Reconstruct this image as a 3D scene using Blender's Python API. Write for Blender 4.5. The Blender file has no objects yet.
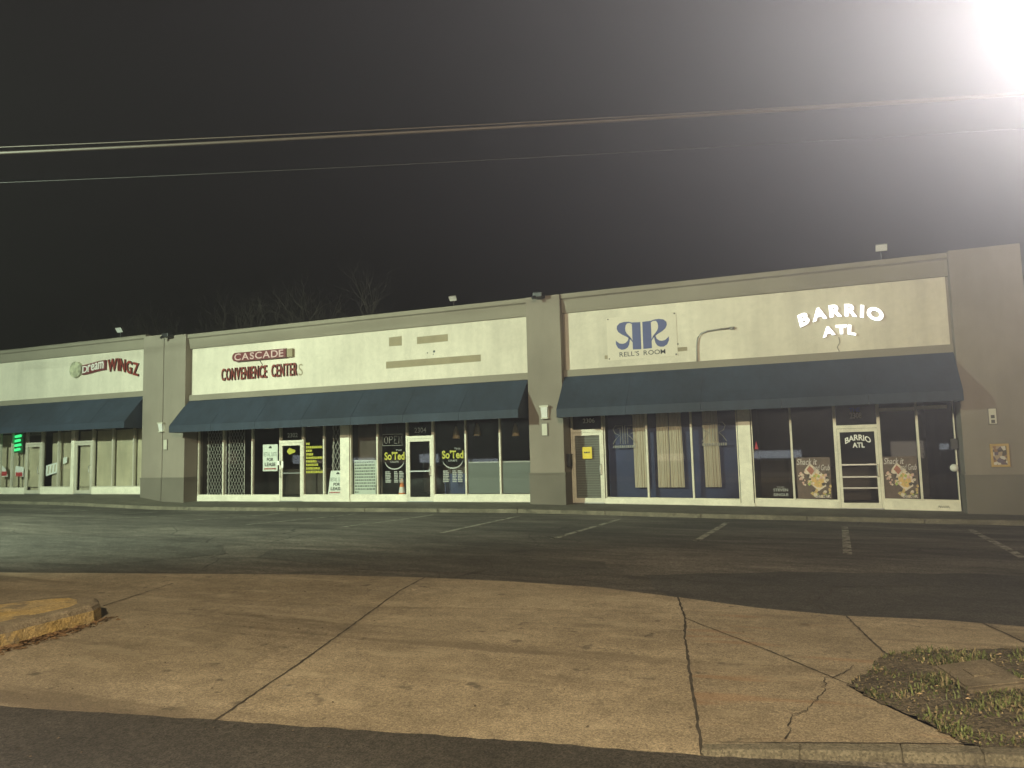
import bpy, bmesh, math, random
from mathutils import Vector, Matrix
R = math.radians
random.seed(7)
sc = bpy.context.scene
col = sc.collection

# ------------------------------------------------------------------ camera
F_PX, YAW, PITCH, ROLL, DIST, EYE = 737.6, 0.38225, 0.09035, -0.0252, 22.3, 1.63
fw = Vector((-math.sin(YAW)*math.cos(PITCH), math.cos(YAW)*math.cos(PITCH), math.sin(PITCH)))
rt = Vector((math.cos(YAW), math.sin(YAW), 0))
up = rt.cross(fw)
r2 = math.cos(ROLL)*rt + math.sin(ROLL)*up
u2 = -math.sin(ROLL)*rt + math.cos(ROLL)*up
cam = bpy.data.cameras.new('camera')
cam.sensor_width = 36; cam.lens = F_PX/1024*36
cam.clip_start = 0.05; cam.clip_end = 1500
camo = bpy.data.objects.new('camera', cam); col.objects.link(camo)
M3 = Matrix((r2, u2, -fw)).transposed()
camo.matrix_world = Matrix.Translation((0, -DIST, EYE)) @ M3.to_4x4()
sc.camera = camo

# ------------------------------------------------------------------ light
w = bpy.data.worlds.new('World'); sc.world = w; w.use_nodes = True
wn = w.node_tree.nodes; wl = w.node_tree.links
sky = wn.new('ShaderNodeTexSky'); sky.sky_type = 'NISHITA'; sky.sun_disc = False
MOON_EL, MOON_ROT = R(40), R(200)
sky.sun_elevation = MOON_EL; sky.sun_rotation = MOON_ROT
bg = wn['Background']; bg.inputs['Strength'].default_value = 0.00012
wl.new(sky.outputs[0], bg.inputs[0])
moon = bpy.data.lights.new('moon', 'SUN'); moon.energy = 0.004; moon.angle = R(0.5); moon.color = (1, .95, .88)
mo = bpy.data.objects.new('moon', moon); col.objects.link(mo)
mo.rotation_euler = (R(50), 0, R(-20))
sc.view_settings.view_transform = 'Standard'; sc.view_settings.look = 'None'
sc.view_settings.gamma = 1; sc.view_settings.exposure = 0.0; sc.view_settings.use_curve_mapping = False
sc.render.engine = 'CYCLES'
sc.cycles.use_denoising = True
sc.cycles.max_bounces = 6; sc.cycles.transparent_max_bounces = 12; sc.cycles.volume_bounces = 0
sc.cycles.sample_clamp_indirect = 4.0
# street lamps: (pole foot, arm direction, lens position, watts, colour, spot angle)
LAMP_A = dict(foot=(-22.5, -25.5), head=(-21.0, -23.2, 9.0), power=30500, color=(.79, 1.0, .72), aim=(-19.0, 0, 3.8), cone=100)
LAMP_B = dict(foot=(1.5, -32.5), head=(1.2, -30.0, 8.8), power=17500, color=(1.0, .825, .53), aim=(-1.8, -12.5, 0.2), cone=92)
LAMP_C = dict(foot=(9.6, -9.4), head=(6.65, -9.0, 7.5), power=105000, color=(1.0, .955, .955), aim=(-1.0, -22.3, 14.2), cone=112)
HAZE_DENSITY, HAZE_G = 0.0036, 0.76  # scattering added in place of lens glare

# ------------------------------------------------------------------ helpers
WL = {}
def tag(o, label=None, cat=None, group=None, kind=None):
    if label: o['label'] = label
    if cat: o['category'] = cat
    if group: o['group'] = group
    if kind: o['kind'] = kind
    return o
def empty(name, loc):
    o = bpy.data.objects.new(name, None); col.objects.link(o); o.location = loc
    o.empty_display_size = .1
    WL[o] = Vector(loc); return o
class MB:
    def __init__(s): s.v = []; s.f = []
    def poly(s, pts):
        n = len(s.v); s.v += [Vector(p) for p in pts]; s.f.append(list(range(n, n+len(pts))))
    def hexa(s, p):               # p: 8 points, bottom 4 ccw then top 4 ccw
        n = len(s.v); s.v += [Vector(q) for q in p]
        for f in ((3,2,1,0),(4,5,6,7),(0,1,5,4),(1,2,6,5),(2,3,7,6),(3,0,4,7)):
            s.f.append([n+i for i in f])
    def box(s, x0, x1, y0, y1, z0, z1, z0b=None, z1b=None):   # z0b/z1b: heights at x1 when they differ
        if z0b is None: z0b = z0
        if z1b is None: z1b = z1
        s.hexa([(x0,y0,z0),(x1,y0,z0b),(x1,y1,z0b),(x0,y1,z0),(x0,y0,z1),(x1,y0,z1b),(x1,y1,z1b),(x0,y1,z1)])
    def prism(s, pts, axis, a, b):  # extrude a 2-D outline along axis 'x','y' or 'z' from a to b
        def P(q, t):
            if axis == 'x': return (t, q[0], q[1])
            if axis == 'y': return (q[0], t, q[1])
            return (q[0], q[1], t)
        n = len(s.v); k = len(pts)
        s.v += [Vector(P(q, a)) for q in pts] + [Vector(P(q, b)) for q in pts]
        s.f.append([n+i for i in range(k)][::-1]); s.f.append([n+k+i for i in range(k)])
        for i in range(k):
            j = (i+1) % k; s.f.append([n+i, n+j, n+k+j, n+k+i])
    def tube(s, pts, rad, seg=8, cap=True):
        pts = [Vector(p) for p in pts]
        if not hasattr(rad, '__len__'): rad = [rad]*len(pts)
        rings = []
        for i, p in enumerate(pts):
            d = (pts[min(i+1, len(pts)-1)] - pts[max(i-1, 0)]).normalized()
            a = Vector((0,0,1)) if abs(d.z) < .9 else Vector((1,0,0))
            x = d.cross(a).normalized(); y = d.cross(x)
            n = len(s.v)
            for k in range(seg):
                t = 2*math.pi*k/seg
                s.v.append(p + (x*math.cos(t) + y*math.sin(t))*rad[i])
            rings.append(n)
        for a, b in zip(rings, rings[1:]):
            for k in range(seg):
                j = (k+1) % seg; s.f.append([a+k, a+j, b+j, b+k])
        if cap:
            s.f.append([rings[0]+k for k in range(seg)][::-1]); s.f.append([rings[-1]+k for k in range(seg)])
    def lathe(s, c, prof, seg=16, axis='z'):
        c = Vector(c); rings = []
        for r, h in prof:
            n = len(s.v)
            for k in range(seg):
                t = 2*math.pi*k/seg
                if axis == 'z': s.v.append(c + Vector((r*math.cos(t), r*math.sin(t), h)))
                else: s.v.append(c + Vector((r*math.cos(t), -h, r*math.sin(t))))
            rings.append(n)
        for a, b in zip(rings, rings[1:]):
            for k in range(seg):
                j = (k+1) % seg; s.f.append([a+k, a+j, b+j, b+k])
        s.f.append([rings[0]+k for k in range(seg)][::-1]); s.f.append([rings[-1]+k for k in range(seg)])
    def build(s, name, mat, parent=None, loc=None, smooth=False, bevel=0):
        me = bpy.data.meshes.new(name)
        off = WL[parent] if parent is not None else (Vector(loc) if loc is not None else Vector((0,0,0)))
        me.from_pydata([tuple(v - off) for v in s.v], [], s.f)
        bm = bmesh.new(); bm.from_mesh(me); bmesh.ops.recalc_face_normals(bm, faces=bm.faces); bm.to_mesh(me); bm.free()
        me.materials.append(mat)
        o = bpy.data.objects.new(name, me); col.objects.link(o)
        if parent is not None: o.parent = parent
        elif loc is not None: o.location = loc
        WL[o] = Vector(off)
        if smooth:
            for p in me.polygons: p.use_smooth = True
        if bevel:
            b = o.modifiers.new('bevel', 'BEVEL'); b.width = bevel; b.segments = 2; b.limit_method = 'ANGLE'
        return o
def copy_tree(o, parent=None):
    c = o.copy(); col.objects.link(c)
    if parent is not None: c.parent = parent
    for ch in [x for x in bpy.data.objects if x.parent == o]: copy_tree(ch, c)
    return c
def flat_structure(o):
    o['kind'] = 'structure'; return o

# ------------------------------------------------------------------ materials
def mat(name, color=(.5,.5,.5), rough=.7, metal=0, noise=None, bump=None, emit=None, spec=None):
    """noise: list of (scale, low, high, detail, stretch) multiplied onto the colour; bump: (scale, strength, distance)"""
    m = bpy.data.materials.new(name); m.use_nodes = True
    nt = m.node_tree; N = nt.nodes; L = nt.links; b = N['Principled BSDF']
    b.inputs['Base Color'].default_value = (*color, 1); b.inputs['Roughness'].default_value = rough
    b.inputs['Metallic'].default_value = metal
    if spec is not None: b.inputs['Specular IOR Level'].default_value = spec
    if noise or bump:
        tc = N.new('ShaderNodeTexCoord')
    src = None
    if noise:
        rgb = N.new('ShaderNodeRGB'); rgb.outputs[0].default_value = (*color, 1); src = rgb.outputs[0]
        for (scale, lo, hi, det, stretch) in noise:
            mp = N.new('ShaderNodeMapping'); mp.inputs['Scale'].default_value = stretch
            L.new(tc.outputs['Object'], mp.inputs[0])
            nz = N.new('ShaderNodeTexNoise'); nz.inputs['Scale'].default_value = scale; nz.inputs['Detail'].default_value = det
            nz.inputs['Roughness'].default_value = .62
            L.new(mp.outputs[0], nz.inputs['Vector'])
            mr = N.new('ShaderNodeMapRange'); mr.inputs['From Min'].default_value = .3; mr.inputs['From Max'].default_value = .7
            mr.inputs['To Min'].default_value = lo; mr.inputs['To Max'].default_value = hi
            L.new(nz.outputs['Fac'], mr.inputs['Value'])
            mx = N.new('ShaderNodeMix'); mx.data_type = 'RGBA'; mx.blend_type = 'MULTIPLY'; mx.inputs['Factor'].default_value = 1
            L.new(src, mx.inputs[6]); L.new(mr.outputs[0], mx.inputs[7]); src = mx.outputs[2]
        L.new(src, b.inputs['Base Color'])
    if bump:
        nz = N.new('ShaderNodeTexNoise'); nz.inputs['Scale'].default_value = bump[0]; nz.inputs['Detail'].default_value = 6
        L.new(tc.outputs['Object'], nz.inputs['Vector'])
        bp = N.new('ShaderNodeBump'); bp.inputs['Strength'].default_value = bump[1]; bp.inputs['Distance'].default_value = bump[2]
        L.new(nz.outputs['Fac'], bp.inputs['Height']); L.new(bp.outputs[0], b.inputs['Normal'])
    if emit:
        b.inputs['Emission Color'].default_value = (*emit[0], 1); b.inputs['Emission Strength'].default_value = emit[1]
    return m
U = (1,1,1)
STUCCO = mat('stucco', (.235,.205,.17), .9, noise=[(.35,.82,1.12,6,U),(1.6,.92,1.06,6,(1.5,1,.3))], bump=(90,.25,.01))
STUCCO_LOW = mat('stucco_wainscot', (.15,.134,.11), .9, noise=[(.6,.85,1.12,6,U)], bump=(90,.25,.01))
TRIM = mat('trim', (.225,.20,.16), .85, noise=[(.7,.9,1.08,5,U)], bump=(70,.15,.008))
CREAM = mat('cream_panel', (.66,.605,.515), .85, noise=[(.28,.80,1.10,6,U),(1.4,.88,1.06,7,(1.6,1,.16)),(9,.95,1.04,4,U)], bump=(60,.3,.01))
PATCH = mat('patch_paint', (.27,.225,.15), .85, noise=[(2.5,.9,1.1,4,U)])
AWN = mat('awning_canvas', (.020,.031,.052), .75, noise=[(.45,.72,1.28,6,U),(2.2,.82,1.2,6,(1.8,1,.35))], bump=(3.5,.35,.06))
FRAME = mat('storefront_frame', (.74,.70,.58), .5, noise=[(1.1,.8,1.08,6,U),(9,.9,1.05,3,U)])
FRAME_D = mat('weathered_frame', (.52,.49,.41), .5, noise=[(1.1,.8,1.1,6,U)])
SILL = mat('sill_paint', (.82,.78,.65), .55, noise=[(.9,.8,1.06,6,U),(7,.9,1.06,4,U)])
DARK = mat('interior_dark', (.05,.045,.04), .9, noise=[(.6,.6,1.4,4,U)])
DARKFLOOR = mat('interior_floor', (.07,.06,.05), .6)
BLACKM = mat('black_metal', (.02,.02,.022), .5)
GREYM = mat('grey_metal', (.28,.27,.25), .45, metal=.3)
STEEL = mat('steel', (.45,.45,.44), .35, metal=.7)
WHITE = mat('white_paint', (.72,.72,.68), .6, noise=[(3,.9,1.04,4,U)])
ROOFM = mat('roof_felt', (.06,.06,.06), .95)
def glass(name, tint, gl=1.0):
    m = bpy.data.materials.new(name); m.use_nodes = True; nt = m.node_tree; N = nt.nodes; L = nt.links
    N.remove(N['Principled BSDF']); out = N['Material Output']
    tr = N.new('ShaderNodeBsdfTransparent'); tr.inputs[0].default_value = (*tint, 1)
    g = N.new('ShaderNodeBsdfGlossy'); g.inputs['Roughness'].default_value = .02; g.inputs[0].default_value = (.9,.92,.95,1)
    fr = N.new('ShaderNodeFresnel'); fr.inputs['IOR'].default_value = 1.5
    mu = N.new('ShaderNodeMath'); mu.operation = 'MULTIPLY'; mu.inputs[1].default_value = 1.7*gl; mu.use_clamp = True
    mx = N.new('ShaderNodeMixShader')
    L.new(fr.outputs[0], mu.inputs[0]); L.new(mu.outputs[0], mx.inputs[0]); L.new(tr.outputs[0], mx.inputs[1]); L.new(g.outputs[0], mx.inputs[2])
    L.new(mx.outputs[0], out.inputs[0]); return m
GLASS = glass('window_glass', (.93,.94,.93))
GLASS_T = glass('tinted_glass', (.84,.85,.85))

def ground_mat(name, c1, c2, layers, speck, speck_amt, bump, rough=.9, crack=0.0, stain=None):
    """c1/c2 blended by a big soft noise; layers as in mat(); fine aggregate from a voronoi; optional stain blotches"""
    m = mat(name, c1, rough); nt = m.node_tree; N = nt.nodes; L = nt.links; b = N['Principled BSDF']
    tc = N.new('ShaderNodeTexCoord')
    def noise(scale, det, stretch=U, rgh=.6):
        mp = N.new('ShaderNodeMapping'); mp.inputs['Scale'].default_value = stretch; L.new(tc.outputs['Object'], mp.inputs[0])
        n = N.new('ShaderNodeTexNoise'); n.inputs['Scale'].default_value = scale; n.inputs['Detail'].default_value = det
        n.inputs['Roughness'].default_value = rgh; L.new(mp.outputs[0], n.inputs['Vector']); return n.outputs['Fac']
    def ramp(v, a, bb, lo, hi):
        mr = N.new('ShaderNodeMapRange'); mr.inputs['From Min'].default_value = a; mr.inputs['From Max'].default_value = bb
        mr.inputs['To Min'].default_value = lo; mr.inputs['To Max'].default_value = hi; L.new(v, mr.inputs['Value']); return mr.outputs[0]
    def mix(fac, a, bcol, mode='MIX'):
        mx = N.new('ShaderNodeMix'); mx.data_type = 'RGBA'; mx.blend_type = mode
        if isinstance(fac, float): mx.inputs[0].default_value = fac
        else: L.new(fac, mx.inputs[0])
        for i, q in ((6, a), (7, bcol)):
            if isinstance(q, tuple): mx.inputs[i].default_value = (*q, 1)
            else: L.new(q, mx.inputs[i])
        return mx.outputs[2]
    c = mix(ramp(noise(*layers[0][:3]), .36, .64, 0, 1), c1, c2)
    for (scale, det, stretch, lo, hi) in layers[1:]:
        c = mix(1.0, c, ramp(noise(scale, det, stretch), .3, .7, lo, hi), 'MULTIPLY')
    vo = N.new('ShaderNodeTexVoronoi'); vo.inputs['Scale'].default_value = speck; L.new(tc.outputs['Object'], vo.inputs['Vector'])
    bw = N.new('ShaderNodeRGBToBW'); L.new(vo.outputs['Color'], bw.inputs[0])
    c = mix(1.0, c, ramp(bw.outputs[0], .15, .85, 1-speck_amt, 1+speck_amt), 'MULTIPLY')
    if stain:
        for (scale, thr, colr, amt, stretch) in stain:
            c = mix(ramp(noise(scale, 5, stretch, .55), thr, thr+.07, 0, amt), c, colr)
    if crack:
        v2 = N.new('ShaderNodeTexVoronoi'); v2.feature = 'DISTANCE_TO_EDGE'; v2.inputs['Scale'].default_value = crack
        ad = N.new('ShaderNodeMixRGB'); ad.blend_type = 'ADD'; ad.inputs[0].default_value = .35
        nn = N.new('ShaderNodeTexNoise'); nn.inputs['Scale'].default_value = 1.3; nn.inputs['Detail'].default_value = 5
        L.new(tc.outputs['Object'], nn.inputs['Vector']); L.new(tc.outputs['Object'], ad.inputs[1]); L.new(nn.outputs['Color'], ad.inputs[2])
        L.new(ad.outputs[0], v2.inputs['Vector'])
        k = ramp(v2.outputs['Distance'], 0.002, .009, .8, 0)
        gate = ramp(noise(.25, 2), .52, .6, 0, 1)
        mu = N.new('ShaderNodeMath'); mu.operation = 'MULTIPLY'; L.new(k, mu.inputs[0]); L.new(gate, mu.inputs[1])
        c = mix(mu.outputs[0], c, (.012,.011,.010))
    L.new(c, b.inputs['Base Color'])
    nz = N.new('ShaderNodeTexNoise'); nz.inputs['Scale'].default_value = bump[0]; nz.inputs['Detail'].default_value = 8
    L.new(tc.outputs['Object'], nz.inputs['Vector'])
    bp = N.new('ShaderNodeBump'); bp.inputs['Strength'].default_value = bump[1]; bp.inputs['Distance'].default_value = bump[2]
    L.new(nz.outputs['Fac'], bp.inputs['Height']); L.new(bp.outputs[0], b.inputs['Normal'])
    return m
ASPH = ground_mat('lot_asphalt', (.042,.038,.033), (.125,.111,.092),
    [(.2,7,(.6,1.5,1)), (.55,8,(.4,1.9,1),.55,1.55), (2.4,9,(.55,1.5,1),.6,1.45), (14,5,U,.75,1.25)],
    70, .5, (55,.8,.02), .92, crack=.42, stain=[(.55,.66,(.016,.015,.014),.75,(.8,1.5,1)), (1.5,.70,(.085,.08,.072),.5,(.5,1.4,1))])
STREET = ground_mat('street_asphalt', (.036,.032,.027), (.058,.051,.043), [(.5,5,U), (1.6,6,U,.8,1.2), (18,5,U,.72,1.28)],
    95, .55, (75,.9,.02), .9, stain=[(1.3,.70,(.012,.011,.010),.7,U)])
def concrete(name, k, red=0.0):
    st = [(1.1,.66,(.13*k,.105*k,.075*k),.55,U), (4.5,.645,(.06,.05,.04),.7,U), (11,.68,(.05,.042,.034),.7,U), (2.3,.72,(.40*k,.36*k,.29*k),.4,U)]
    st.append((.8,.56,(.085*k,.064*k,.042*k),.55,(.16,1.9,1)))
    st.append((1.6,.585,(.40*k,.34*k,.24*k),.30,(.5,2.0,1)))
    if red: st.append((1.2,.57,(.25,.135,.07),red,(.5,3.2,1)))
    return ground_mat(name, (.19*k,.152*k,.102*k), (.285*k,.235*k,.165*k),
        [(.42,6,(1,1.4,1)), (1.7,6,(.8,1.3,1),.84,1.14), (7,6,U,.82,1.15), (38,4,U,.78,1.22)], 120, .36, (65,.45,.012), .88, stain=st)
CONC = [concrete('concrete_a', .98), concrete('concrete_b', 1.10), concrete('concrete_c', 1.05, .45), concrete('concrete_d', 1.2)]
WALKM = ground_mat('walk_concrete', (.085,.076,.058), (.13,.118,.09), [(.5,6,U), (3,6,U,.75,1.2)], 90, .3, (60,.4,.012), stain=[(1.2,.64,(.045,.04,.03),.7,U)])
KERBM = ground_mat('kerb_concrete', (.11,.098,.072), (.19,.17,.125), [(.9,6,U), (5,6,U,.7,1.2)], 90, .35, (45,.6,.02), stain=[(2,.62,(.05,.045,.035),.8,U)])
TAR = mat('joint_tar', (.04,.033,.025), .9, noise=[(6,.5,1.8,4,U)])
DIRT = ground_mat('dirt', (.075,.060,.042), (.135,.11,.075), [(3,6,U), (14,6,U,.6,1.3)], 60, .5, (40,1,.04))
def paint_mat():
    m = ground_mat('worn_line_paint', (.36,.34,.28), (.26,.245,.20), [(3,5,U), (9,5,U,.8,1.2)], 70, .3, (55,.8,.02))
    nt = m.node_tree; N = nt.nodes; L = nt.links; b = N['Principled BSDF']
    tc = N.new('ShaderNodeTexCoord'); nz = N.new('ShaderNodeTexNoise'); nz.inputs['Scale'].default_value = 4.5; nz.inputs['Detail'].default_value = 8; nz.inputs['Roughness'].default_value = .7
    L.new(tc.outputs['Object'], nz.inputs['Vector'])
    mr = N.new('ShaderNodeMapRange'); mr.inputs['From Min'].default_value = .30; mr.inputs['From Max'].default_value = .56; L.new(nz.outputs['Fac'], mr.inputs['Value'])
    L.new(mr.outputs[0], b.inputs['Alpha']); return m
PAINT = paint_mat()

# ------------------------------------------------------------------ lettering
def text_me(body, offset=0.0, extrude=0.0, shear=0.0, spacing=1.0):
    cu = bpy.data.curves.new('lettering', 'FONT'); cu.body = body; cu.offset = offset; cu.extrude = extrude; cu.shear = shear
    cu.space_character = spacing; cu.resolution_u = 4
    o = bpy.data.objects.new('lettering', cu); col.objects.link(o)
    dg = bpy.context.evaluated_depsgraph_get(); dg.update()
    me = bpy.data.meshes.new_from_object(o.evaluated_get(dg))
    bpy.data.objects.remove(o); bpy.data.curves.remove(cu); return me
def text(name, body, box, y, m, parent, offset=0.0, depth=0.0, fn=None, shear=0.0, spacing=1.0, side=None):
    """letters filling box (x0,x1,z0,z1) standing on the plane y, facing -y; fn(u,x,z)->(x,z) may bend them"""
    me = text_me(body, offset, .5 if depth else 0, shear, spacing)
    xs = [v.co.x for v in me.vertices]; ys = [v.co.y for v in me.vertices]
    ax, bx, ay, by = min(xs), max(xs), min(ys), max(ys); x0, x1, z0, z1 = box
    off = WL[parent] if parent is not None else Vector((0,0,0))
    for v in me.vertices:
        u = (v.co.x-ax)/(bx-ax); t = (v.co.y-ay)/(by-ay)
        x = x0+u*(x1-x0); z = z0+t*(z1-z0)
        if fn: x, z = fn(u, x, z)
        yy = y - (v.co.z+.5)*depth if depth else y
        v.co = Vector((x, yy, z)) - off
    me.materials.clear(); me.materials.append(m)
    if side:
        me.materials.append(side)
        for p in me.polygons: p.material_index = 0 if abs(p.normal.y) > .7 and p.center.y < y-off.y-depth*.5 else 1
    o = bpy.data.objects.new(name, me); col.objects.link(o)
    if parent is not None: o.parent = parent
    WL[o] = Vector(off); return o
def letters(body, box, y, m, parent, offset=0, depth=.05, fn=None, gap=.12, name='letter', side=None):
    """one mesh per letter, laid side by side across the box"""
    ws = []
    for ch in body:
        if ch == ' ': ws.append(.45); continue
        me = text_me(ch, offset); xs = [v.co.x for v in me.vertices]; ws.append(max(xs)-min(xs)); bpy.data.meshes.remove(me)
    tot = sum(ws)+gap*(len(body)-1); x0, x1, z0, z1 = box; k = (x1-x0)/tot; x = x0
    for ch, wd in zip(body, ws):
        if ch != ' ':
            f2 = (lambda u, X, Z: fn((X-x0)/(x1-x0), X, Z)) if fn else None
            text(name, ch, (x, x+wd*k, z0+(z1-z0)*.66 if ch == "'" else z0, z1), y, m, parent, offset, depth, f2, side=side)
        x += (wd+gap)*k
def scribble(mb, x0, x1, z, h, y, rng, wmin=.03, wmax=.1, gap=.02):
    """a line of writing too small to read: short upright strokes"""
    x = x0
    while x < x1-.01:
        ww = min(rng.uniform(wmin, wmax), x1-x)
        mb.poly([(x,y,z),(x+ww,y,z),(x+ww,y,z+h),(x,y,z+h)]); x += ww+gap

# ------------------------------------------------------------------ ground
def interp(x, tab):
    if x <= tab[0][0]: return tab[0][1]
    for (a, u), (b, v) in zip(tab, tab[1:]):
        if x <= b: return u+(v-u)*(x-a)/(b-a)
    return tab[-1][1]
KT = [(-60,.30),(-40,.2),(-27,.10),(-21.8,-.06),(-7.2,-.06),(-2.8,-.15),(3.7,-.24),(20,-.36),(60,-.5)]
ZB = [(-60,.36),(-24.4,.28),(-22.4,0),(-8.2,0),(-6.1,-.04),(-1.5,-.10),(3.4,-.21),(6,-.26),(60,-.5)]
def zk(x): return interp(x, KT)
def zb(x): return interp(x, ZB)
def gp(x): return -.10-.012*(x+2)
def lot_z(x, y):
    t = min(1, max(0, (-2.2-y)/7.8)); t = t*t*(3-2*t)
    return (zk(x)-.11)*(1-t)+gp(x)*t
def sheet(name, pts, m, dz=.006, heights=None, kind=True, n=0):
    """polygon lying on the ground plane; heights gives extra height per corner"""
    bm = bmesh.new()
    vs = [bm.verts.new((x, y, gp(x)+dz+(heights[i] if heights else 0))) for i, (x, y) in enumerate(pts)]
    bm.faces.new(vs); bmesh.ops.triangulate(bm, faces=bm.faces)
    bmesh.ops.recalc_face_normals(bm, faces=bm.faces)
    for f in bm.faces:
        if f.normal.z < 0: f.normal_flip()
    me = bpy.data.meshes.new(name); bm.to_mesh(me); bm.free(); me.materials.append(m)
    o = bpy.data.objects.new(name, me); col.objects.link(o); WL[o] = Vector((0,0,0))
    if kind: o['kind'] = 'structure'
    return o
g = MB(); g.poly([(-150,-140,-5.0),(150,-140,-5.0),(150,150,-5.0),(-150,150,-5.0)])
# one sheet to the far edge: the land falls a little beyond the block
xs = [-150,-90,-60,-40,-20,0,20,40,70,150]; ys = [-140,-90,-60,-2.2,8,30,80,150]
gm = MB()
for i in range(len(xs)-1):
    for j in range(len(ys)-1):
        q = [(xs[a], ys[b], min(lot_z(xs[a], -30), .4)-.12-(.35 if ys[b] > -60 else 0)) for a, b in ((i,j),(i+1,j),(i+1,j+1),(i,j+1))]
        gm.poly(q)
flat_structure(gm.build('ground', DIRT))
lot = MB(); X = [-80+i*2 for i in range(61)]; Y = [-2.2-i*.65 for i in range(13)]+[-14.0,-17.0,-20.0]
for i in range(len(X)-1):
    for j in range(len(Y)-1):
        lot.poly([(a, b, lot_z(a, b)) for a, b in ((X[i],Y[j]),(X[i],Y[j+1]),(X[i+1],Y[j+1]),(X[i+1],Y[j]))])
flat_structure(lot.build('parking_lot', ASPH, smooth=True))
SE = [(-9.0,-19.37),(-7.112,-19.029),(-5.33,-18.73),(-3.70,-18.425),(-2.138,-18.138),(-.683,-17.902),(1.2,-17.58),(40,-10.8)]
SE = [(-80,-32.0)]+SE
def ragged(pts, amp, step, rng):
    out = []
    for a, b in zip(pts, pts[1:]):
        a = Vector((*a, 0)); b = Vector((*b, 0)); n = max(1, int((b-a).length/step))
        d = (b-a).normalized(); nn = Vector((-d.y, d.x, 0))
        for k in range(n):
            p = a.lerp(b, k/n) + nn*(rng.uniform(-amp, amp) if k or out else 0); out.append((p.x, p.y))
    out.append(tuple(pts[-1])); return out
rng = random.Random(3)
st_edge = [(-80,-32.0)] + ragged(SE[1:-1], .012, .09, rng) + [(40,-10.8)]
sheet('street', st_edge+[(60,-60),(-80,-60)], STREET, .012)

# apron and pavement slabs
J1t, J1b = (-4.98,-13.266), (-3.702,-18.423)
J2t, J2m, J2b = (-1.525,-13.548), (-1.28,-14.6), (-.672,-17.898)
J6 = [(-11.381,-16.064),(-9.891,-15.731),(-7.707,-15.367),(-6.161,-15.237),(-4.50,-15.09),(-3.127,-14.70),(-1.30,-14.42)]
sheet('driveway', [(-18.048,-15.507),(-11.297,-14.806),(-8.994,-14.181),(-6.805,-13.587),J1t,(-4.50,-15.09),(-6.161,-15.237),(-7.707,-15.367),(-9.891,-15.731),(-11.381,-16.064),(-18.2,-17.1)], CONC[1], .008)
sheet('driveway', [(-18.2,-17.1),(-11.381,-16.064),(-9.891,-15.731),(-7.707,-15.367),(-6.161,-15.237),(-4.50,-15.09),J1b,(-5.33,-18.72),(-7.112,-19.02),(-9.0,-19.36),(-18.2,-21.0)], CONC[0], .008)
sheet('driveway', [J1t,(-3.734,-13.186),(-2.535,-13.236),J2t,(-1.30,-14.42),(-3.127,-14.70),(-4.50,-15.09)], CONC[3], .008)
sheet('driveway', [(-4.50,-15.09),(-3.127,-14.70),(-1.30,-14.42),J2m,J2b,(-2.138,-18.138),J1b], CONC[1], .008)
H = .04
sheet('driveway_flare', [J2m,(-1.159,-15.387),(-.685,-17.78),(-.158,-17.625),(.368,-17.465),(.70,-17.37),(.674,-17.232),(.563,-17.11),(.422,-16.913),(.265,-16.693),(.147,-16.473),(-.42,-15.66)], CONC[2], .010,
      [0,0,.0,.03,H,H,H,H,H,H,H,.02])
sheet('driveway_flare', [J2t,(-.608,-13.856),(.234,-13.967),(.381,-14.956),(.474,-15.518),(.386,-15.724),(.324,-16.02),(.216,-16.26),(.147,-16.473),(-.42,-15.66),J2m,(-1.30,-14.42)], CONC[2], .010,
      [0,0,0,.015,.03,H,H,H,H,.02,0,0])
sheet('sidewalk', [(.234,-13.967),(1.07,-13.868),(1.423,-13.90),(1.64,-14.93),(1.50,-14.98),(.723,-15.34),(.474,-15.518),(.381,-14.956)], CONC[3], .012, [0,0,0,.03,.03,.03,.03,.015])
sheet('sidewalk', [(1.423,-13.90),(1.75,-13.936),(3.039,-13.952),(14,-13.2),(14,-12.0+0),(14,-14.4),(2.06,-14.88),(1.46,-15.14),(1.64,-14.93)][:4]+[(14,-14.2),(2.06,-14.72),(1.50,-14.98),(1.64,-14.93)], CONC[0], .014, [0,0,0,0,.03,.03,.03,.03])
# low kerb beside the drive, standing above the street
kbm = MB()
ks = [(-.68,-17.785,-17.885,.02),(-.158,-17.625,-17.735,.034),(.368,-17.465,-17.59,H),(.775,-17.345,-17.475,H),(1.35,-17.205,-17.35,H),(4,-16.6,-16.75,H),(14,-14.9,-15.05,H)]
for i, (a, b) in enumerate(zip(ks, ks[1:])):
    za, zz = gp(a[0]), gp(b[0]); x1 = b[0]-(.008 if i in (3,5) else 0)
    kbm.hexa([(a[0],a[2]-.03,za-.1),(x1,b[2]-.03,zz-.1),(x1,b[1],zz-.1),(a[0],a[1],za-.1),(a[0],a[2],za+a[3]+.014),(x1,b[2],zz+b[3]+.014),(x1,b[1],zz+b[3]+.014),(a[0],a[1],za+a[3]+.014)])
flat_structure(kbm.build('street_kerb', KERBM, bevel=.01))
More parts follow.
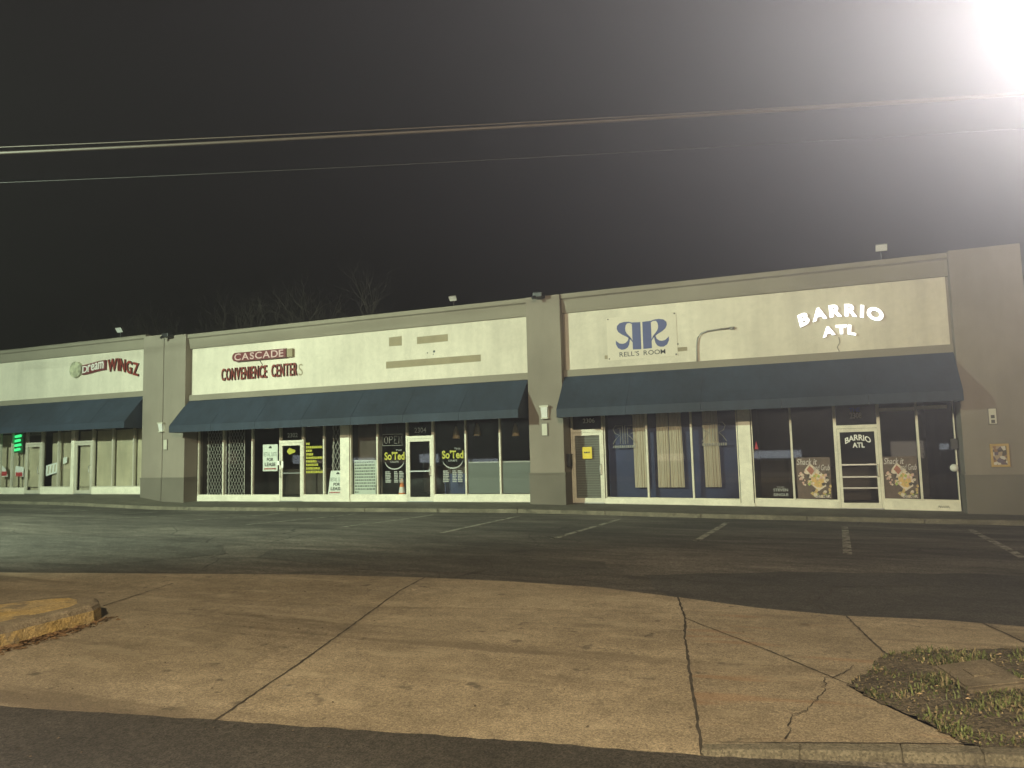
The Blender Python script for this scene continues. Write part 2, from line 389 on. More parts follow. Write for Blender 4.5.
# joints and cracks
def strip(name, pts, wd, m, dz, amp=.006, step=.07, heights=None, seed=1):
    rg = random.Random(seed); P = ragged(pts, amp, step, rg); n = len(P); mb = MB(); prev = None
    for i, p in enumerate(P):
        q = Vector((*P[min(i+1, n-1)], 0))-Vector((*P[max(i-1, 0)], 0)); q.normalize(); nn = Vector((-q.y, q.x, 0))
        ww = wd*rg.uniform(.55, 1.3)*.5; t = i/(n-1)
        z = gp(p[0])+dz+(heights[0]+(heights[1]-heights[0])*t if heights else 0)
        a = Vector((*p, z))+nn*ww; b = Vector((*p, z))-nn*ww
        if prev: mb.poly([prev[0], prev[1], b, a])
        prev = (a, b)
    return flat_structure(mb.build(name, m))
strip('pavement_joint', [J1t,(-4.82,-14.2),(-4.011,-17.164),J1b], .018, TAR, .0125, seed=2)
strip('pavement_joint', [J2t,J2m,(-1.159,-15.387),J2b], .022, TAR, .0145, seed=3)
strip('pavement_joint', J6, .016, CONC[3], .0125, seed=4)
strip('pavement_joint', [(-8.012,-14.692),(-7.622,-16.063)], .015, TAR, .0125, seed=5)
strip('pavement_joint', [(-1.27,-14.60),(-.42,-15.64)], .012, TAR, .014, heights=(0,.02), seed=6)
strip('pavement_joint', [(-.42,-15.64),(.147,-16.42)], .013, TAR, .014, heights=(.02,H), seed=7)
strip('pavement_joint', [(.229,-14.0),(.381,-14.956)], .017, TAR, .016, heights=(0,.015), seed=8)
strip('pavement_joint', [(.381,-14.956),(.474,-15.50)], .017, TAR, .016, heights=(.015,.03), seed=9)
strip('pavement_joint', [(1.423,-13.92),(1.64,-14.93)], .013, TAR, .019, heights=(0,.03), seed=10)
strip('pavement_crack', [(.205,-15.927),(.112,-16.197),(.007,-16.333),(-.044,-16.803),(-.118,-17.069),(-.211,-17.177),(-.228,-17.429),(-.24,-17.595)], .007, TAR, .016, .018, .04, (H,.036), 11)
strip('pavement_joint', [(-.67,-17.78),(-.158,-17.62),(.368,-17.46),(.775,-17.34)], .013, TAR, .017, .003, .06, (.022,H+.004), 12)
for k, pts in enumerate(([(.05,-13.9),(-.1,-13.3),(.15,-12.8),(.02,-12.2)],[(-4.6,-13.2),(-4.4,-12.3),(-4.9,-11.4),(-4.5,-10.6)],[(-13,-13.9),(-11.5,-12.6),(-10.8,-11.6),(-9.2,-10.8)],[(-3.4,-13.1),(-1.9,-12.4),(-.9,-12.6),(1.5,-11.9)])):
    strip('asphalt_crack', pts, .022, TAR, .014, .05, .12, None, 60+k)
# stall lines
def stall(xa, ya, xb, yb, wd=.135):
    mb = MB(); n = 14
    for i in range(n):
        t0, t1 = i/n, (i+1)/n
        p = [(xa+(xb-xa)*t, ya+(yb-ya)*t) for t in (t0, t1)]
        mb.poly([(p[0][0]-wd/2,p[0][1],lot_z(*p[0])+.006),(p[0][0]+wd/2,p[0][1],lot_z(*p[0])+.006),(p[1][0]+wd/2,p[1][1],lot_z(*p[1])+.006),(p[1][0]-wd/2,p[1][1],lot_z(*p[1])+.006)])
    flat_structure(mb.build('parking_line', PAINT))
for a in [(3.1,-3.4,2.85,-9.0),(.6,-3.6,.43,-9.4),(-2.04,-3.4,-2.08,-8.2),(-4.75,-3.3,-4.7,-8.7),(-7.6,-3.1,-7.3,-8.3),(-10.3,-3.0,-10.2,-7.6),(-13,-3.0,-12.9,-7.8),(-15.7,-3.0,-15.6,-7.2),(-18.4,-3,-18.3,-7.6),(-21.1,-3,-21.0,-7.6),(-23.8,-3,-23.7,-7.6),(-26.5,-3,-26.4,-7.6),(-29.2,-3,-29.1,-7.6),(5.7,-3.6,5.5,-9)]:
    stall(*a)
PATCHD = ground_mat('asphalt_seal', (.036,.034,.032), (.064,.060,.054), [(.6,6,(.6,1.4,1)), (2.5,7,U,.75,1.25), (14,4,U,.8,1.2)], 70, .45, (55,.8,.02))
PATCHL = ground_mat('asphalt_worn', (.060,.055,.047), (.092,.085,.072), [(.6,7,(.45,1.6,1)), (2.2,7,(.7,1.4,1),.6,1.3), (14,4,U,.78,1.2)], 70, .5, (55,.8,.02))
def lot_patch(name, pts, m, dz, seed):
    rg = random.Random(seed); P = ragged(pts+[pts[0]], .05, .3, rg)[:-1]
    bm = bmesh.new(); vs = [bm.verts.new((x, y, lot_z(x, y)+dz)) for x, y in P]; bm.faces.new(vs); bmesh.ops.triangulate(bm, faces=bm.faces)
    for f in bm.faces:
        if f.normal.z < 0: f.normal_flip()
    me = bpy.data.meshes.new(name); bm.to_mesh(me); bm.free(); me.materials.append(m)
    o = bpy.data.objects.new(name, me); col.objects.link(o); o['kind'] = 'structure'
lot_patch('asphalt_patch', [(-1.6,-13.7),(-2.2,-12.2),(-.5,-11.4),(2,-10.8),(5,-10.6),(9,-10.7),(9,-14.0),(3,-14.05),(.2,-14.1)], PATCHD, .006, 1)
lot_patch('asphalt_patch', [(-9,-11.5),(-6,-11.0),(-3,-11.2),(-2.6,-12.1),(-3.4,-12.7),(-6,-12.9),(-8.6,-12.4)], PATCHL, .006, 2)
lot_patch('asphalt_patch', [(-20,-12.2),(-15,-11.0),(-10.5,-11.2),(-9.4,-12.3),(-10.5,-13.8),(-14,-14.4),(-19,-14.6)], PATCHL, .006, 3)

# walkway in front of the shops, with its kerb
wk = MB()
wx = [-60,-40,-30,-27,-24.4,-22.4,-20,-16,-12,-8.2,-6.1,-2.8,-1.5,1,3.4,6,12,20]
for a, b in zip(wx, wx[1:]):
    wk.hexa([(a,-2.05,zk(a)-.5),(b,-2.05,zk(b)-.5),(b,.3,zb(b)-.5),(a,.3,zb(a)-.5),(a,-2.05,zk(a)),(b,-2.05,zk(b)),(b,.3,zb(b)),(a,.3,zb(a))])
flat_structure(wk.build('walkway', WALKM))
kk = MB(); x = -60.0
while x < 20:
    x1 = x+2.6; kk.hexa([(x,-2.23,zk(x)-.5),(x1-.012,-2.23,zk(x1)-.5),(x1-.012,-2.05,zk(x1)-.5),(x,-2.05,zk(x)-.5),(x,-2.2,zk(x)+.003),(x1-.012,-2.2,zk(x1)+.003),(x1-.012,-2.05,zk(x1)+.003),(x,-2.05,zk(x)+.003)]); x = x1
flat_structure(kk.build('walkway_kerb', KERBM, bevel=.015))

# ------------------------------------------------------------------ strip mall
mall = tag(empty('strip_mall', (-15, 0, 0)), 'long low strip mall with cream sign bands and dark blue awnings over glass shopfronts', 'building')
UNITS = [dict(x0=-42, x1=-24.5, pb=4.40, pt=6.11, par=6.66, at=4.18, ab=2.90, ax0=-42, ax1=-24.62),
         dict(x0=-22.29, x1=-8.15, pb=4.09, pt=5.91, par=6.48, at=3.86, ab=2.63, ax0=-22.33, ax1=-8.22),
         dict(x0=-7.02, x1=3.55, pb=4.09, pt=5.89, par=6.49, at=3.88, ab=2.585, ax0=-7.0, ax1=3.53)]
PIL = [(-24.5,-23.43,6.55),(-23.40,-22.29,6.47),(-8.15,-7.02,6.46),(3.55,5.13,6.5)]
wb = MB()
for u in UNITS:                       # back-up wall above the glazing, behind each sign band
    wb.box(u['x0'], u['x1'], -.38, .25, 3.05, u['par']-.12)
wb.box(4.9, 5.13, .0, 14, -.5, 6.4)
wb.box(-42, 5.13, 13.8, 14, -.5, 6.2)
wb.build('wall', STUCCO, mall)
rf = MB(); rf.box(-42, 4.9, .25, 13.8, 5.6, 5.75); rf.build('roof', ROOFM, mall)
for u in UNITS:
    pn = MB(); pn.box(u['x0']+.06, u['x1']-.06, -.405, -.382, u['pb'], u['pt']); pn.build('sign_band', CREAM, mall)
    tr = MB(); tr.box(u['x0']+.003, u['x1']-.003, -.50, -.383, u['pb']-.22, u['pb']); tr.build('band_trim', TRIM, mall, bevel=.008)
    pa = MB(); z0, z1 = u['pt'], u['par']
    pa.prism([(-.383,z0),(-.47,z0),(-.50,z0+.10),(-.55,z1-.19),(-.62,z1-.15),(-.62,z1-.02),(-.56,z1),(.3,z1),(.3,z1-.2),(-.383,z1-.2)], 'x', u['x0']+.003, u['x1']-.003)
    pa.build('parapet', TRIM, mall)
PATCHES = [(-13.35,-12.84,5.34,5.645),(-12.25,-11.07,5.335,5.575),(-13.48,-9.88,4.575,4.81)]
for (a, b, c, d) in PATCHES+[(-5.72,-5.48,4.36,4.47),(-3.63,-3.22,4.42,4.55)]:
    pp = MB(); y = -.408
    pp.box(a, b, y, -.4055, c+random.uniform(-.01,.01), d, c+random.uniform(-.02,.02), d+random.uniform(-.01,.03)); pp.build('paint_patch', PATCH, mall)
hl = MB()
for (x, z, r_) in ((-11.60,5.03,.045),(-11.85,5.0,.025),(-11.63,4.94,.02),(-3.50,4.65,.035)): hl.lathe((x,-.406,z), [(r_,0),(r_,.004)], 7, 'y')
hl.build('bolt_holes', BLACKM, mall)
for i, (a, b, zt) in enumerate(PIL):
    p = MB(); p.box(a, b, -.70, .25, -.6, zt); po = p.build('pillar', STUCCO, mall, bevel=.012)
    zc = interp((a+b)/2, [(-25,.92),(-8,.92),(4.5,.72)])
    wc = MB(); e = .018; l = a-e if i in (0,2,3) else a; r_ = b+e if i in (1,2,3) else b
    wc.box(l, r_, -.70-e, .2, -.6, zc-.03); wc.box(l-.012 if i != 1 else l, r_+.012 if i != 0 else r_, -.735, .2, zc-.03, zc+.02)
    wc.build('wainscot', STUCCO_LOW, po)
jm = MB(); jm.box(-23.43,-23.40,-.66,.2,-.5,6.4); jm.build('control_joint', BLACKM, mall)
# awnings
for u in UNITS:
    a, b, yt, zt, yf, zv = u['ax0'], u['ax1'], -.505, u['at'], -1.4, u['ab']
    m = MB(); n = max(4, int((b-a)/1.9)); vz = zv+.25
    # sloped top with slight sag between frames, closed ends, valance as a child
    K = 6; xsn = []
    for i in range(n):
        for k in range(4): xsn.append((a+(b-a)*(i+k/4)/n, .028*math.sin(math.pi*k/4)*(.6+.8*((i*37)%11)/11)))
    xsn.append((b, 0))
    def pt(x, s, t): 
        return (x, yt+(yf-yt)*t+s*math.sin(math.pi*t), zt+(vz-zt)*t-s*math.sin(math.pi*t))
    for (xa, sa), (xb, sb) in zip(xsn, xsn[1:]):
        for k in range(K):
            m.poly([pt(xa,sa,k/K), pt(xa,sa,(k+1)/K), pt(xb,sb,(k+1)/K), pt(xb,sb,k/K)])
    for x in (a, b): m.poly([(x,yt,zt),(x,yf,vz),(x,yf,zv),(x,yt,zv)])
    m.poly([(a,yt,zv+.26),(b,yt,zv+.26),(b,yf+.03,zv+.24),(a,yf+.03,zv+.24)])
    for i in range(n+1):
        xa = min(b-.012, max(a+.012, a+(b-a)*i/n))
        m.tube([(xa,yt+.01,zt+.006),(xa,yf-.006,vz+.006)], .005, 5)
    aw = m.build('awning', AWN, mall)
    v = MB()
    for i in range(n):
        xa, xb = a+(b-a)*i/n, a+(b-a)*(i+1)/n
        v.box(xa+.004, xb-.004, yf-.012, yf+.008, zv, vz+.004)
    v.build('valance', AWN, aw)
    fr = MB()
    for i in range(n+1):
        xa = min(b-.03, max(a+.03, a+(b-a)*i/n))
        fr.tube([(xa,yf+.03,zv+.03),(xa,-.36,zv+.03)], .016, 6)
    fr.tube([(a+.03,yf+.03,zv+.03),(b-.03,yf+.03,zv+.03)], .016, 6)
    fr.build('awning_frame', GREYM, aw)

# storefront glazing
HEAD = 3.05
def window(xa, xb, gl=GLASS, sillh=.2, fm=None, top=HEAD, fmat=None):
    """one glazed bay: frame with a glass child; returns (frame, glass)"""
    fm = fm or .055; za, zz = zb(xa)+sillh, zb(xb)+sillh
    f = MB(); h = fm/2
    f.box(xa+.0008, xa+h, -.06, .05, za, top); f.box(xb-h, xb-.0008, -.06, .05, zz, top)
    f.box(xa+h, xb-h, -.05, .045, top-.06, top); f.box(xa+h, xb-h, -.05, .045, za, za+.04, zz, zz+.04)
    fo = f.build('window', fmat or FRAME, mall)
    gmesh = MB(); gmesh.poly([(xa+h,-.004,za+.04),(xb-h,-.004,zz+.04),(xb-h,-.004,top-.06),(xa+h,-.004,top-.06)])
    go = gmesh.build('glass', gl, fo)
    return fo, go
def sill(xa, xb, h=.2, m=None):
    s = MB(); s.box(xa, xb, -.085, .05, zb(xa)-.02, zb(xa)+h, zb(xb)-.02, zb(xb)+h); return s.build('sill', m or SILL, mall, bevel=.008)
def door(xa, xb, bars=(1.02,), handle='right', gl=GLASS, fmat=None, num=None, numbox=None, top=2.13):
    z = (zb(xa)+zb(xb))/2; d = MB(); ft = .05; st = .075
    d.box(xa-.03, xa+ft-.03, -.075, .05, z, HEAD); d.box(xb-ft+.03, xb+.03, -.075, .05, z, HEAD)       # jambs
    a, b = xa+ft-.03, xb-ft+.03
    d.box(a, b, -.075, .05, z+top, z+top+.09)
    d.box(a+.006, a+st, -.07, -.02, z+.012, z+top-.008); d.box(b-st, b-.006, -.07, -.02, z+.012, z+top-.008)
    d.box(a+st, b-st, -.07, -.02, z+top-.10, z+top-.008); d.box(a+st, b-st, -.07, -.02, z+.012, z+.15)
    do = d.build('door', fmat or FRAME, mall)
    gm_ = MB(); gm_.poly([(a+st,-.045,z+.15),(b-st,-.045,z+.15),(b-st,-.045,z+top-.10),(a+st,-.045,z+top-.10)]); gm_.build('glass', gl, do)
    for hz in bars:
        bmb = MB(); bmb.box(a+st, b-st, -.075, -.05, z+hz-.02, z+hz+.02); bmb.build('push_bar', STEEL, do)
    hx = b-.04 if handle == 'right' else a+.04
    hm = MB(); hm.tube([(hx,-.07,z+.86),(hx-.03,-.13,z+.88),(hx-.03,-.13,z+1.16),(hx,-.07,z+1.18)], .014, 8); hm.build('handle', STEEL, do, smooth=True)
    th = MB(); th.box(xa, xb, -.10, .05, z-.02, z+.014); th.build('threshold', STEEL, do)
    t = MB(); t.box(a, b, -.05, .045, HEAD-.06, HEAD); to = t.build('transom', fmat or FRAME, mall)
    tg = MB(); tg.poly([(a,-.004,z+top+.09),(b,-.004,z+top+.09),(b,-.004,HEAD-.06),(a,-.004,HEAD-.06)]); tg.build('glass', gl, to)
    if num:
        text('house_number', num, numbox, -.012, NUMM, to, .012)
    return do, to
def post(xa, xb, m=None):
    s = MB(); s.box(xa, xb, -.10, .05, zb(xa)-.02, HEAD); s.box(xa-.03, xb+.03, -.12, .05, zb(xa)-.02, zb(xa)+.07); return s.build('post', m or SILL, mall, bevel=.006)
NUMM = mat('white_vinyl', (.85,.84,.80), .6)
YELV = mat('yellow_vinyl', (.42,.40,.04), .6)
GREYV = mat('pale_vinyl', (.36,.37,.35), .6)
SHADE = mat('window_paper', (.52,.45,.33), .9, noise=[(.8,.75,1.15,5,U),(3,.85,1.1,5,(1,1,.2))])
FILM = mat('frosted_film', (.12,.135,.12), .6, noise=[(1.2,.9,1.1,5,(.3,1,2))])
BLUEP = mat('blue_panel', (.035,.047,.125), .7, noise=[(.7,.7,1.25,5,U)])
BROWNP = mat('brown_paper', (.10,.075,.06), .9, noise=[(1.4,.6,1.35,6,(1,1,.5))])
def backing(name, xa, xb, z0, z1, y, m, thick=.012):
    b = MB(); b.box(xa, xb, y, y+thick, z0, z1); return b.build(name, m, mall)

# unit 1: left shops
prev = -42.0
for x in (-40.2,-38.6,-37.0,-35.4,-33.87):
    window(prev, x, fmat=FRAME_D); prev = x
sill(-42, -32.12, .27)
window(-33.87,-33.07, fmat=FRAME_D); window(-33.07,-32.12, fmat=FRAME_D)
door(-32.09,-31.14, bars=(), fmat=FRAME_D)
window(-31.11,-30.1, sillh=.27, fmat=FRAME_D); window(-30.1,-29.25, sillh=.27, fmat=FRAME_D); sill(-31.11,-29.25,.27)
post(-29.25,-29.06)
door(-29.02,-28.03, bars=(), fmat=FRAME_D)
window(-28.0,-26.87, sillh=.27, fmat=FRAME_D); window(-26.87,-25.69, sillh=.27, fmat=FRAME_D); window(-25.69,-24.75, sillh=.27, fmat=FRAME_D); sill(-28.0,-24.75,.27)
for (a, b, y) in ((-42,-33.1,.5),(-33.05,-32.14,.5),(-32.05,-31.18,.16),(-30.78,-30.12,.2),(-30.08,-29.3,.2),(-29.0,-28.05,.14),(-27.98,-26.89,.14),(-26.85,-25.71,.14),(-25.67,-24.78,.14)):
    backing('window_paper', a, b, .32, 2.92, y, SHADE)
# unit 2: middle shops
window(-22.24,-20.99); window(-20.99,-19.59); window(-19.59,-18.29); sill(-22.24,-18.29)
door(-18.26,-17.27, num='2302', numbox=(-17.98,-17.52,2.33,2.49), handle='left')
window(-17.24,-16.34); window(-16.34,-15.6); sill(-17.24,-15.6)
post(-15.6,-15.22)
window(-15.2,-14.09); window(-14.09,-12.91); sill(-15.2,-12.91)
door(-12.88,-11.91, num='2304', numbox=(-12.62,-12.16,2.33,2.50))
window(-11.88,-10.67); window(-10.67,-9.43); window(-9.43,-8.22); sill(-11.88,-8.18)
backing('window_paper', -15.15,-14.14,.25,2.9,.35,BROWNP)
backing('window_film', -10.62,-9.46,.26,1.26,.012,FILM); backing('window_film', -9.40,-8.24,.26,1.24,.012,FILM)
for a, b in ((-10.62,-9.46),(-9.40,-8.24)):
    rl = MB(); rl.box(a, b, .03, .07, 1.25, 1.30); rl.build('window_rail', GREYM, mall)
backing('blue_backing', -11.8,-10.75,.22,.9,.6,BLUEP)
# unit 3: right shops
door(-6.96,-5.98, bars=(), num='2306', numbox=(-6.60,-6.22,2.44,2.58), top=2.18)
window(-5.92,-4.61, sillh=.15); window(-4.61,-3.28, sillh=.15); window(-3.28,-1.97, sillh=.15); sill(-5.95,-1.97,.15)
post(-1.95,-1.60)
window(-1.58,-.52, GLASS_T, .18); window(-.52,.61, GLASS_T, .18); sill(-1.58,.61,.18)
D6, T6 = door(.64,1.69, bars=(.55,.85,1.18), gl=GLASS_T, top=2.17)
window(1.72,2.63, GLASS_T, .24); window(2.63,3.50, GLASS_T, .24); sill(1.72,3.50,.24)
hb = MB(); hb.box(1.75,2.60,-.058,-.02,2.44,2.53); hb.box(2.66,3.36,-.058,-.02,2.46,2.55); hb.build('header_bar', SILL, mall)
backing('blue_backing', -5.88,-1.98,.05,2.95,.30,BLUEP)
backing('door_blind', -6.88,-6.06,.1,2.1,.03,mat('blind_grey', (.13,.13,.11), .7))
bl = MB()
for i in range(26): bl.box(-6.87,-6.07,.012,.028,.14+i*.075,.165+i*.075)
bl.build('blind_slats', mat('slat_grey', (.19,.19,.165), .6), mall)
# dim rooms behind the glass
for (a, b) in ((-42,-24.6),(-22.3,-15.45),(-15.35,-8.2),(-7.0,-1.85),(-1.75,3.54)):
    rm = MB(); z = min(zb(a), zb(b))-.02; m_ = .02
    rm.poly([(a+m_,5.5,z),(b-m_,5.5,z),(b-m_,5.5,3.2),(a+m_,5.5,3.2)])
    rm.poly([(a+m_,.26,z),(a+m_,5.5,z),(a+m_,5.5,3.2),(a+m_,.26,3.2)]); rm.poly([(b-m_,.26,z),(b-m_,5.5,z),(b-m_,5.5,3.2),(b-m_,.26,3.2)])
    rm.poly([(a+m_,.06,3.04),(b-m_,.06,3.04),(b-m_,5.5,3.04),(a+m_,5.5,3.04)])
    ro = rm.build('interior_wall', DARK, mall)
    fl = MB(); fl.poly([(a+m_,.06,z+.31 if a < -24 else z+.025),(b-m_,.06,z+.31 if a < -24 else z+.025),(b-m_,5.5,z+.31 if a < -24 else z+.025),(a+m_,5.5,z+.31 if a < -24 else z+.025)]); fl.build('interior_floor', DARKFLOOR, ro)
    if a > -24:
        ct = MB(); ct.box(a+1.2, b-1.0, 3.6, 4.2, z+.03, z+1.1); ct.build('counter', mat('counter_wood', (.07,.05,.035), .6), ro, bevel=.02)
# window lettering (children of the building)
def decal(name, body, box, y=-.012, m=NUMM, off=.0, fn=None): return text(name, body, box, y, m, mall, off, 0, fn)
def lines(name, rows, x0, x1, z1, dz, h, m, y=-.012, seed=1, fill=(1,), **k):
    rg = random.Random(seed); mb = MB()
    for i in range(rows): scribble(mb, x0, x0+(x1-x0)*fill[i % len(fill)], z1-i*dz, h, y, rg, **k)
    return mb.build(name, m, mall)
lines('window_lettering', 9, -17.14,-16.40,2.03,.128,.085,YELV,fill=(.2,.98,.35,.42,.98,.62,.72,.82,.98),wmin=.03,wmax=.07,gap=.015, seed=4)
e_ = MB(); e_.prism([( -17.80+.19*math.cos(t)+.02, 1.82+.10*math.sin(t)*(1+.3*math.cos(3*t))) for t in [i*math.pi/10 for i in range(20)]], 'y', -.0505, -.0485); e_.build('door_emblem', YELV, mall)
for xc in (-13.42,-11.17):
    decal('window_lettering', "So'Ted", (xc-.40,xc+.40,1.42,1.70), m=YELV, off=.03)
    decal('window_lettering', "THE", (xc+.05,xc+.3,1.72,1.78), m=GREYV)
    decal('window_lettering', "GRAPE", (xc-.17,xc+.17,1.32,1.39), m=GREYV)
    sm = MB(); pts = [(xc+.38*math.sin(t), -.012, 1.36-.30*math.cos(t)+.02) for t in [R(-78+i*13) for i in range(13)]]
    for p, q in zip(pts, pts[1:]):
        sm.poly([p, q, (q[0],q[1],q[2]+.045), (p[0],p[1],p[2]+.045)])
    sm.build('window_emblem', GREYV, mall)
    for k, (a, b) in enumerate(((-.37,-.14),(-.02,.14),(.18,.36))):
        lines('window_lettering', 7, xc+a, xc+b, .99, .058, .038, GREYV, seed=20+k, wmin=.03, wmax=.09, gap=.008, fill=(.8,1,.9,1))
decal('window_lettering', 'THE', (-.98,-.78,.40,.44), m=GREYV); decal('window_lettering', 'STEVEN', (-1.07,-.68,.30,.38), m=GREYV, off=.02); decal('window_lettering', 'SINGLE', (-1.07,-.68,.17,.25), m=GREYV, off=.02)
def arc(x0, x1, h): return lambda u, x, z: (x, z+h*(1-(2*u-1)**2))
text('door_lettering', 'BARRIO', (.86,1.50,1.58,1.74), -.05, NUMM, D6, .025, 0, arc(0,1,.10))
text('door_lettering', 'ATL', (1.04,1.34,1.48,1.62), -.05, NUMM, D6, .025)
text('house_number', '2308', (1.02,1.32,2.28,2.44), -.014, mat('pale_sticker', (.62,.55,.50), .6), T6, .02)
text('sticker_lettering', 'THE', (1.02,1.28,2.46,2.57), -.014, mat('blue_sticker', (.10,.13,.50), .6), T6, .02)

# ------------------------------------------------------------------ signs on the bands
RED = mat('sign_red', (.20,.028,.022), .45, noise=[(3,.8,1.15,3,U)])
MAROON = mat('sign_maroon', (.13,.022,.028), .5)
MAROON_D = mat('sign_return', (.045,.014,.012), .5)
PINK = mat('sign_pale_pink', (.55,.38,.38), .5)
BAND_Y = -.406
cs = tag(empty('shop_sign', (-18.85, BAND_Y, 5.25)), 'maroon capsule sign with pale letters CASCADE above the red letters', 'sign')
cap = MB(); ptc = []
for i in range(9):
    t = R(90+i*22.5); ptc.append((-19.95+.17*math.cos(t), 5.41+.165*math.sin(t)))
cap.prism(ptc+[(-17.62,5.245),(-17.62,5.575)], 'y', BAND_Y, BAND_Y-.16); cap.build('backing', MAROON, cs)
ed = MB(); ed.box(-17.61,-17.36,BAND_Y,BAND_Y-.12,5.25,5.56); ed.build('raceway_end', PATCH, cs)
letters('CASCADE', (-20.0,-17.72,5.28,5.54), BAND_Y-.162, PINK, cs, .012, .012, gap=.1)
wr = MB(); wr.tube([(-18.95,BAND_Y-.02,5.25),(-18.80,BAND_Y-.02,5.06)], .012, 5); wr.build('cable', BLACKM, cs)
cc = tag(empty('shop_sign', (-18.95, BAND_Y, 4.54)), 'red channel letters reading CONVENIENCE CENTER on the cream band', 'sign')
letters('CONVENIENCE CENTER', (-20.72,-17.20,4.56,5.03), BAND_Y, RED, cc, .012, .07, gap=.17, side=MAROON_D)
gh = text('letter_ghost', 'S', (-17.17,-16.98,4.55,4.98), BAND_Y-.003, PATCH, cc, .0)
dr = tag(empty('shop_sign', (-26.7, BAND_Y, 5.05)), 'wavy red and white sign reading Dream WINGZ with a round badge', 'sign')
def wav(u, x, z): return (x, z+.09*math.sin(u*6.0-1.2)-.10*u)
bd = MB(); bd.lathe((-28.58,BAND_Y,5.50), [(.34,0),(.34,.12),(.30,.13),(.28,.135)], 24, 'y'); bd.build('badge', mat('badge_face', (.42,.42,.30), .5, noise=[(5,.4,1.3,3,U)]), dr)
bk = MB(); bk.prism([(-28.2+i*.15, wav(i/21, 0, 5.36)[1]-.02) for i in range(10)]+[(-28.2+i*.15, wav(i/21, 0, 5.70)[1]+.05) for i in range(9,-1,-1)], 'y', BAND_Y, BAND_Y-.09); bk.build('backing', MAROON, dr)
letters('Dream', (-28.15,-26.92,5.40,5.70), BAND_Y-.092, mat('sign_white', (.66,.62,.6), .4), dr, .015, .03, fn=lambda u, x, z: (x, z+.09*math.sin(u*2.6-1.2)-.04*u), gap=.05)
letters('WINGZ', (-26.75,-25.02,5.25,5.78), BAND_Y, RED, dr, .02, .07, side=MAROON_D, fn=lambda u, x, z: (x, z+.05*math.sin(u*5)-.22*u*u+.02), gap=.12)
# Rell's Room banner: mirrored R emblem over the name
bn = tag(empty('banner', (-4.55, BAND_Y, 4.3)), 'pale square banner with a blue mirrored double R and the words RELL\'S ROOM', 'banner')
bb = MB(); bb.box(-5.62,-3.50,BAND_Y-.012,BAND_Y,4.30,5.62); bb.build('sheet', mat('banner_cloth', (.615,.56,.475), .8, noise=[(1.2,.93,1.04,4,U)]), bn)
bo = MB()
for (x, z) in ((-5.57,5.57),(-3.55,5.57),(-5.57,4.35),(-3.55,4.35)): bo.lathe((x,BAND_Y-.012,z), [(.022,0),(.022,.01)], 8, 'y')
bo.build('bolts', BLACKM, bn)
NAVY = mat('navy_print', (.055,.07,.20), .6)
def cr(pts, n=6, closed=True):
    out = []; m = len(pts)
    for i in range(m):
        p0, p1, p2, p3 = [Vector(pts[(i+k) % m]) for k in (-1,0,1,2)]
        for k in range(n):
            t = k/n; out.append(.5*((2*p1)+(-p0+p2)*t+(2*p0-5*p1+4*p2-p3)*t*t+(-p0+3*p1-3*p2+p3)*t**3))
    return out
def emblem(sgn):
    mb = MB(); yy = BAND_Y-.0135
    def T(q): return (-4.545+sgn*q[0]*.00298, 5.42-(q[1]-132)*.00298)
    def add(pts): 
        bmm = [T(q) for q in pts]; mb.prism(bmm, 'y', yy, yy-.002)
    add([(10,138),(97,134),(97,412),(10,415)])
    # bowl: outer curve down to the waist, inner teardrop back up, as quads
    outer = [(97,134),(130,124),(180,122),(225,132),(252,158),(256,190),(240,222),(205,250),(165,272),(135,292),(110,318),(97,338)]
    inner = [(97,150),(122,138),(148,140),(162,160),(168,190),(166,215),(155,240),(140,258),(125,275),(112,292),(103,308),(97,322)]
    for k in range(11):
        mb.prism([T(outer[k]), T(outer[k+1]), T(inner[k+1]), T(inner[k])], 'y', yy, yy-.002)
    up_ = [(136,276),(140,300),(150,322),(172,340),(200,346),(232,340),(258,318),(270,306)]
    lo_ = [(122,290),(126,325),(134,360),(150,388),(178,404),(215,406),(250,386),(270,345)]
    for k in range(7):
        mb.prism([T(up_[k]), T(up_[k+1]), T(lo_[k+1]), T(lo_[k])], 'y', yy, yy-.002)
    return mb.build('emblem', NAVY, bn)
emblem(1); emblem(-1)
letters("RELL'S ROOM", (-5.25,-3.86,4.39,4.53), BAND_Y-.0145, mat('ink', (.02,.022,.035), .6), bn, .008, 0, gap=.08)
# Barrio ATL, lit
LIT = mat('lit_letter_face', (.9,.9,.9), .5, emit=((.95,.98,1.0), 2.2))
RETURN = mat('letter_return', (.6,.6,.6), .5, emit=((.95,.98,1.0), .3))
ba = tag(empty('lit_sign', (.95, BAND_Y, 4.5)), 'glowing white letters reading BARRIO ATL in an arch on the cream band', 'sign')
letters('BARRIO', (-.10,1.95,4.84,5.18), BAND_Y-.03, LIT, ba, .045, .05, side=RETURN, fn=lambda u, x, z: (x+(z-4.84)*.35*(u-.5)*1.0, z+.24*(1-(2*u-1)**2)-.05*u), gap=.15)
letters('ATL', (.46,1.28,4.50,4.76), BAND_Y-.03, LIT, ba, .05, .06, side=RETURN, fn=lambda u, x, z: (x+(z-4.5)*.3*(u-.5), z+.07*(1-(2*u-1)**2)), gap=.05)
cb = MB(); cb.tube([(.86,BAND_Y-.015,4.5),(.88,BAND_Y-.02,4.35),(.80,BAND_Y-.02,4.22),(.86,BAND_Y-.03,4.10)], .006, 5); cb.build('cable', BLACKM, ba)
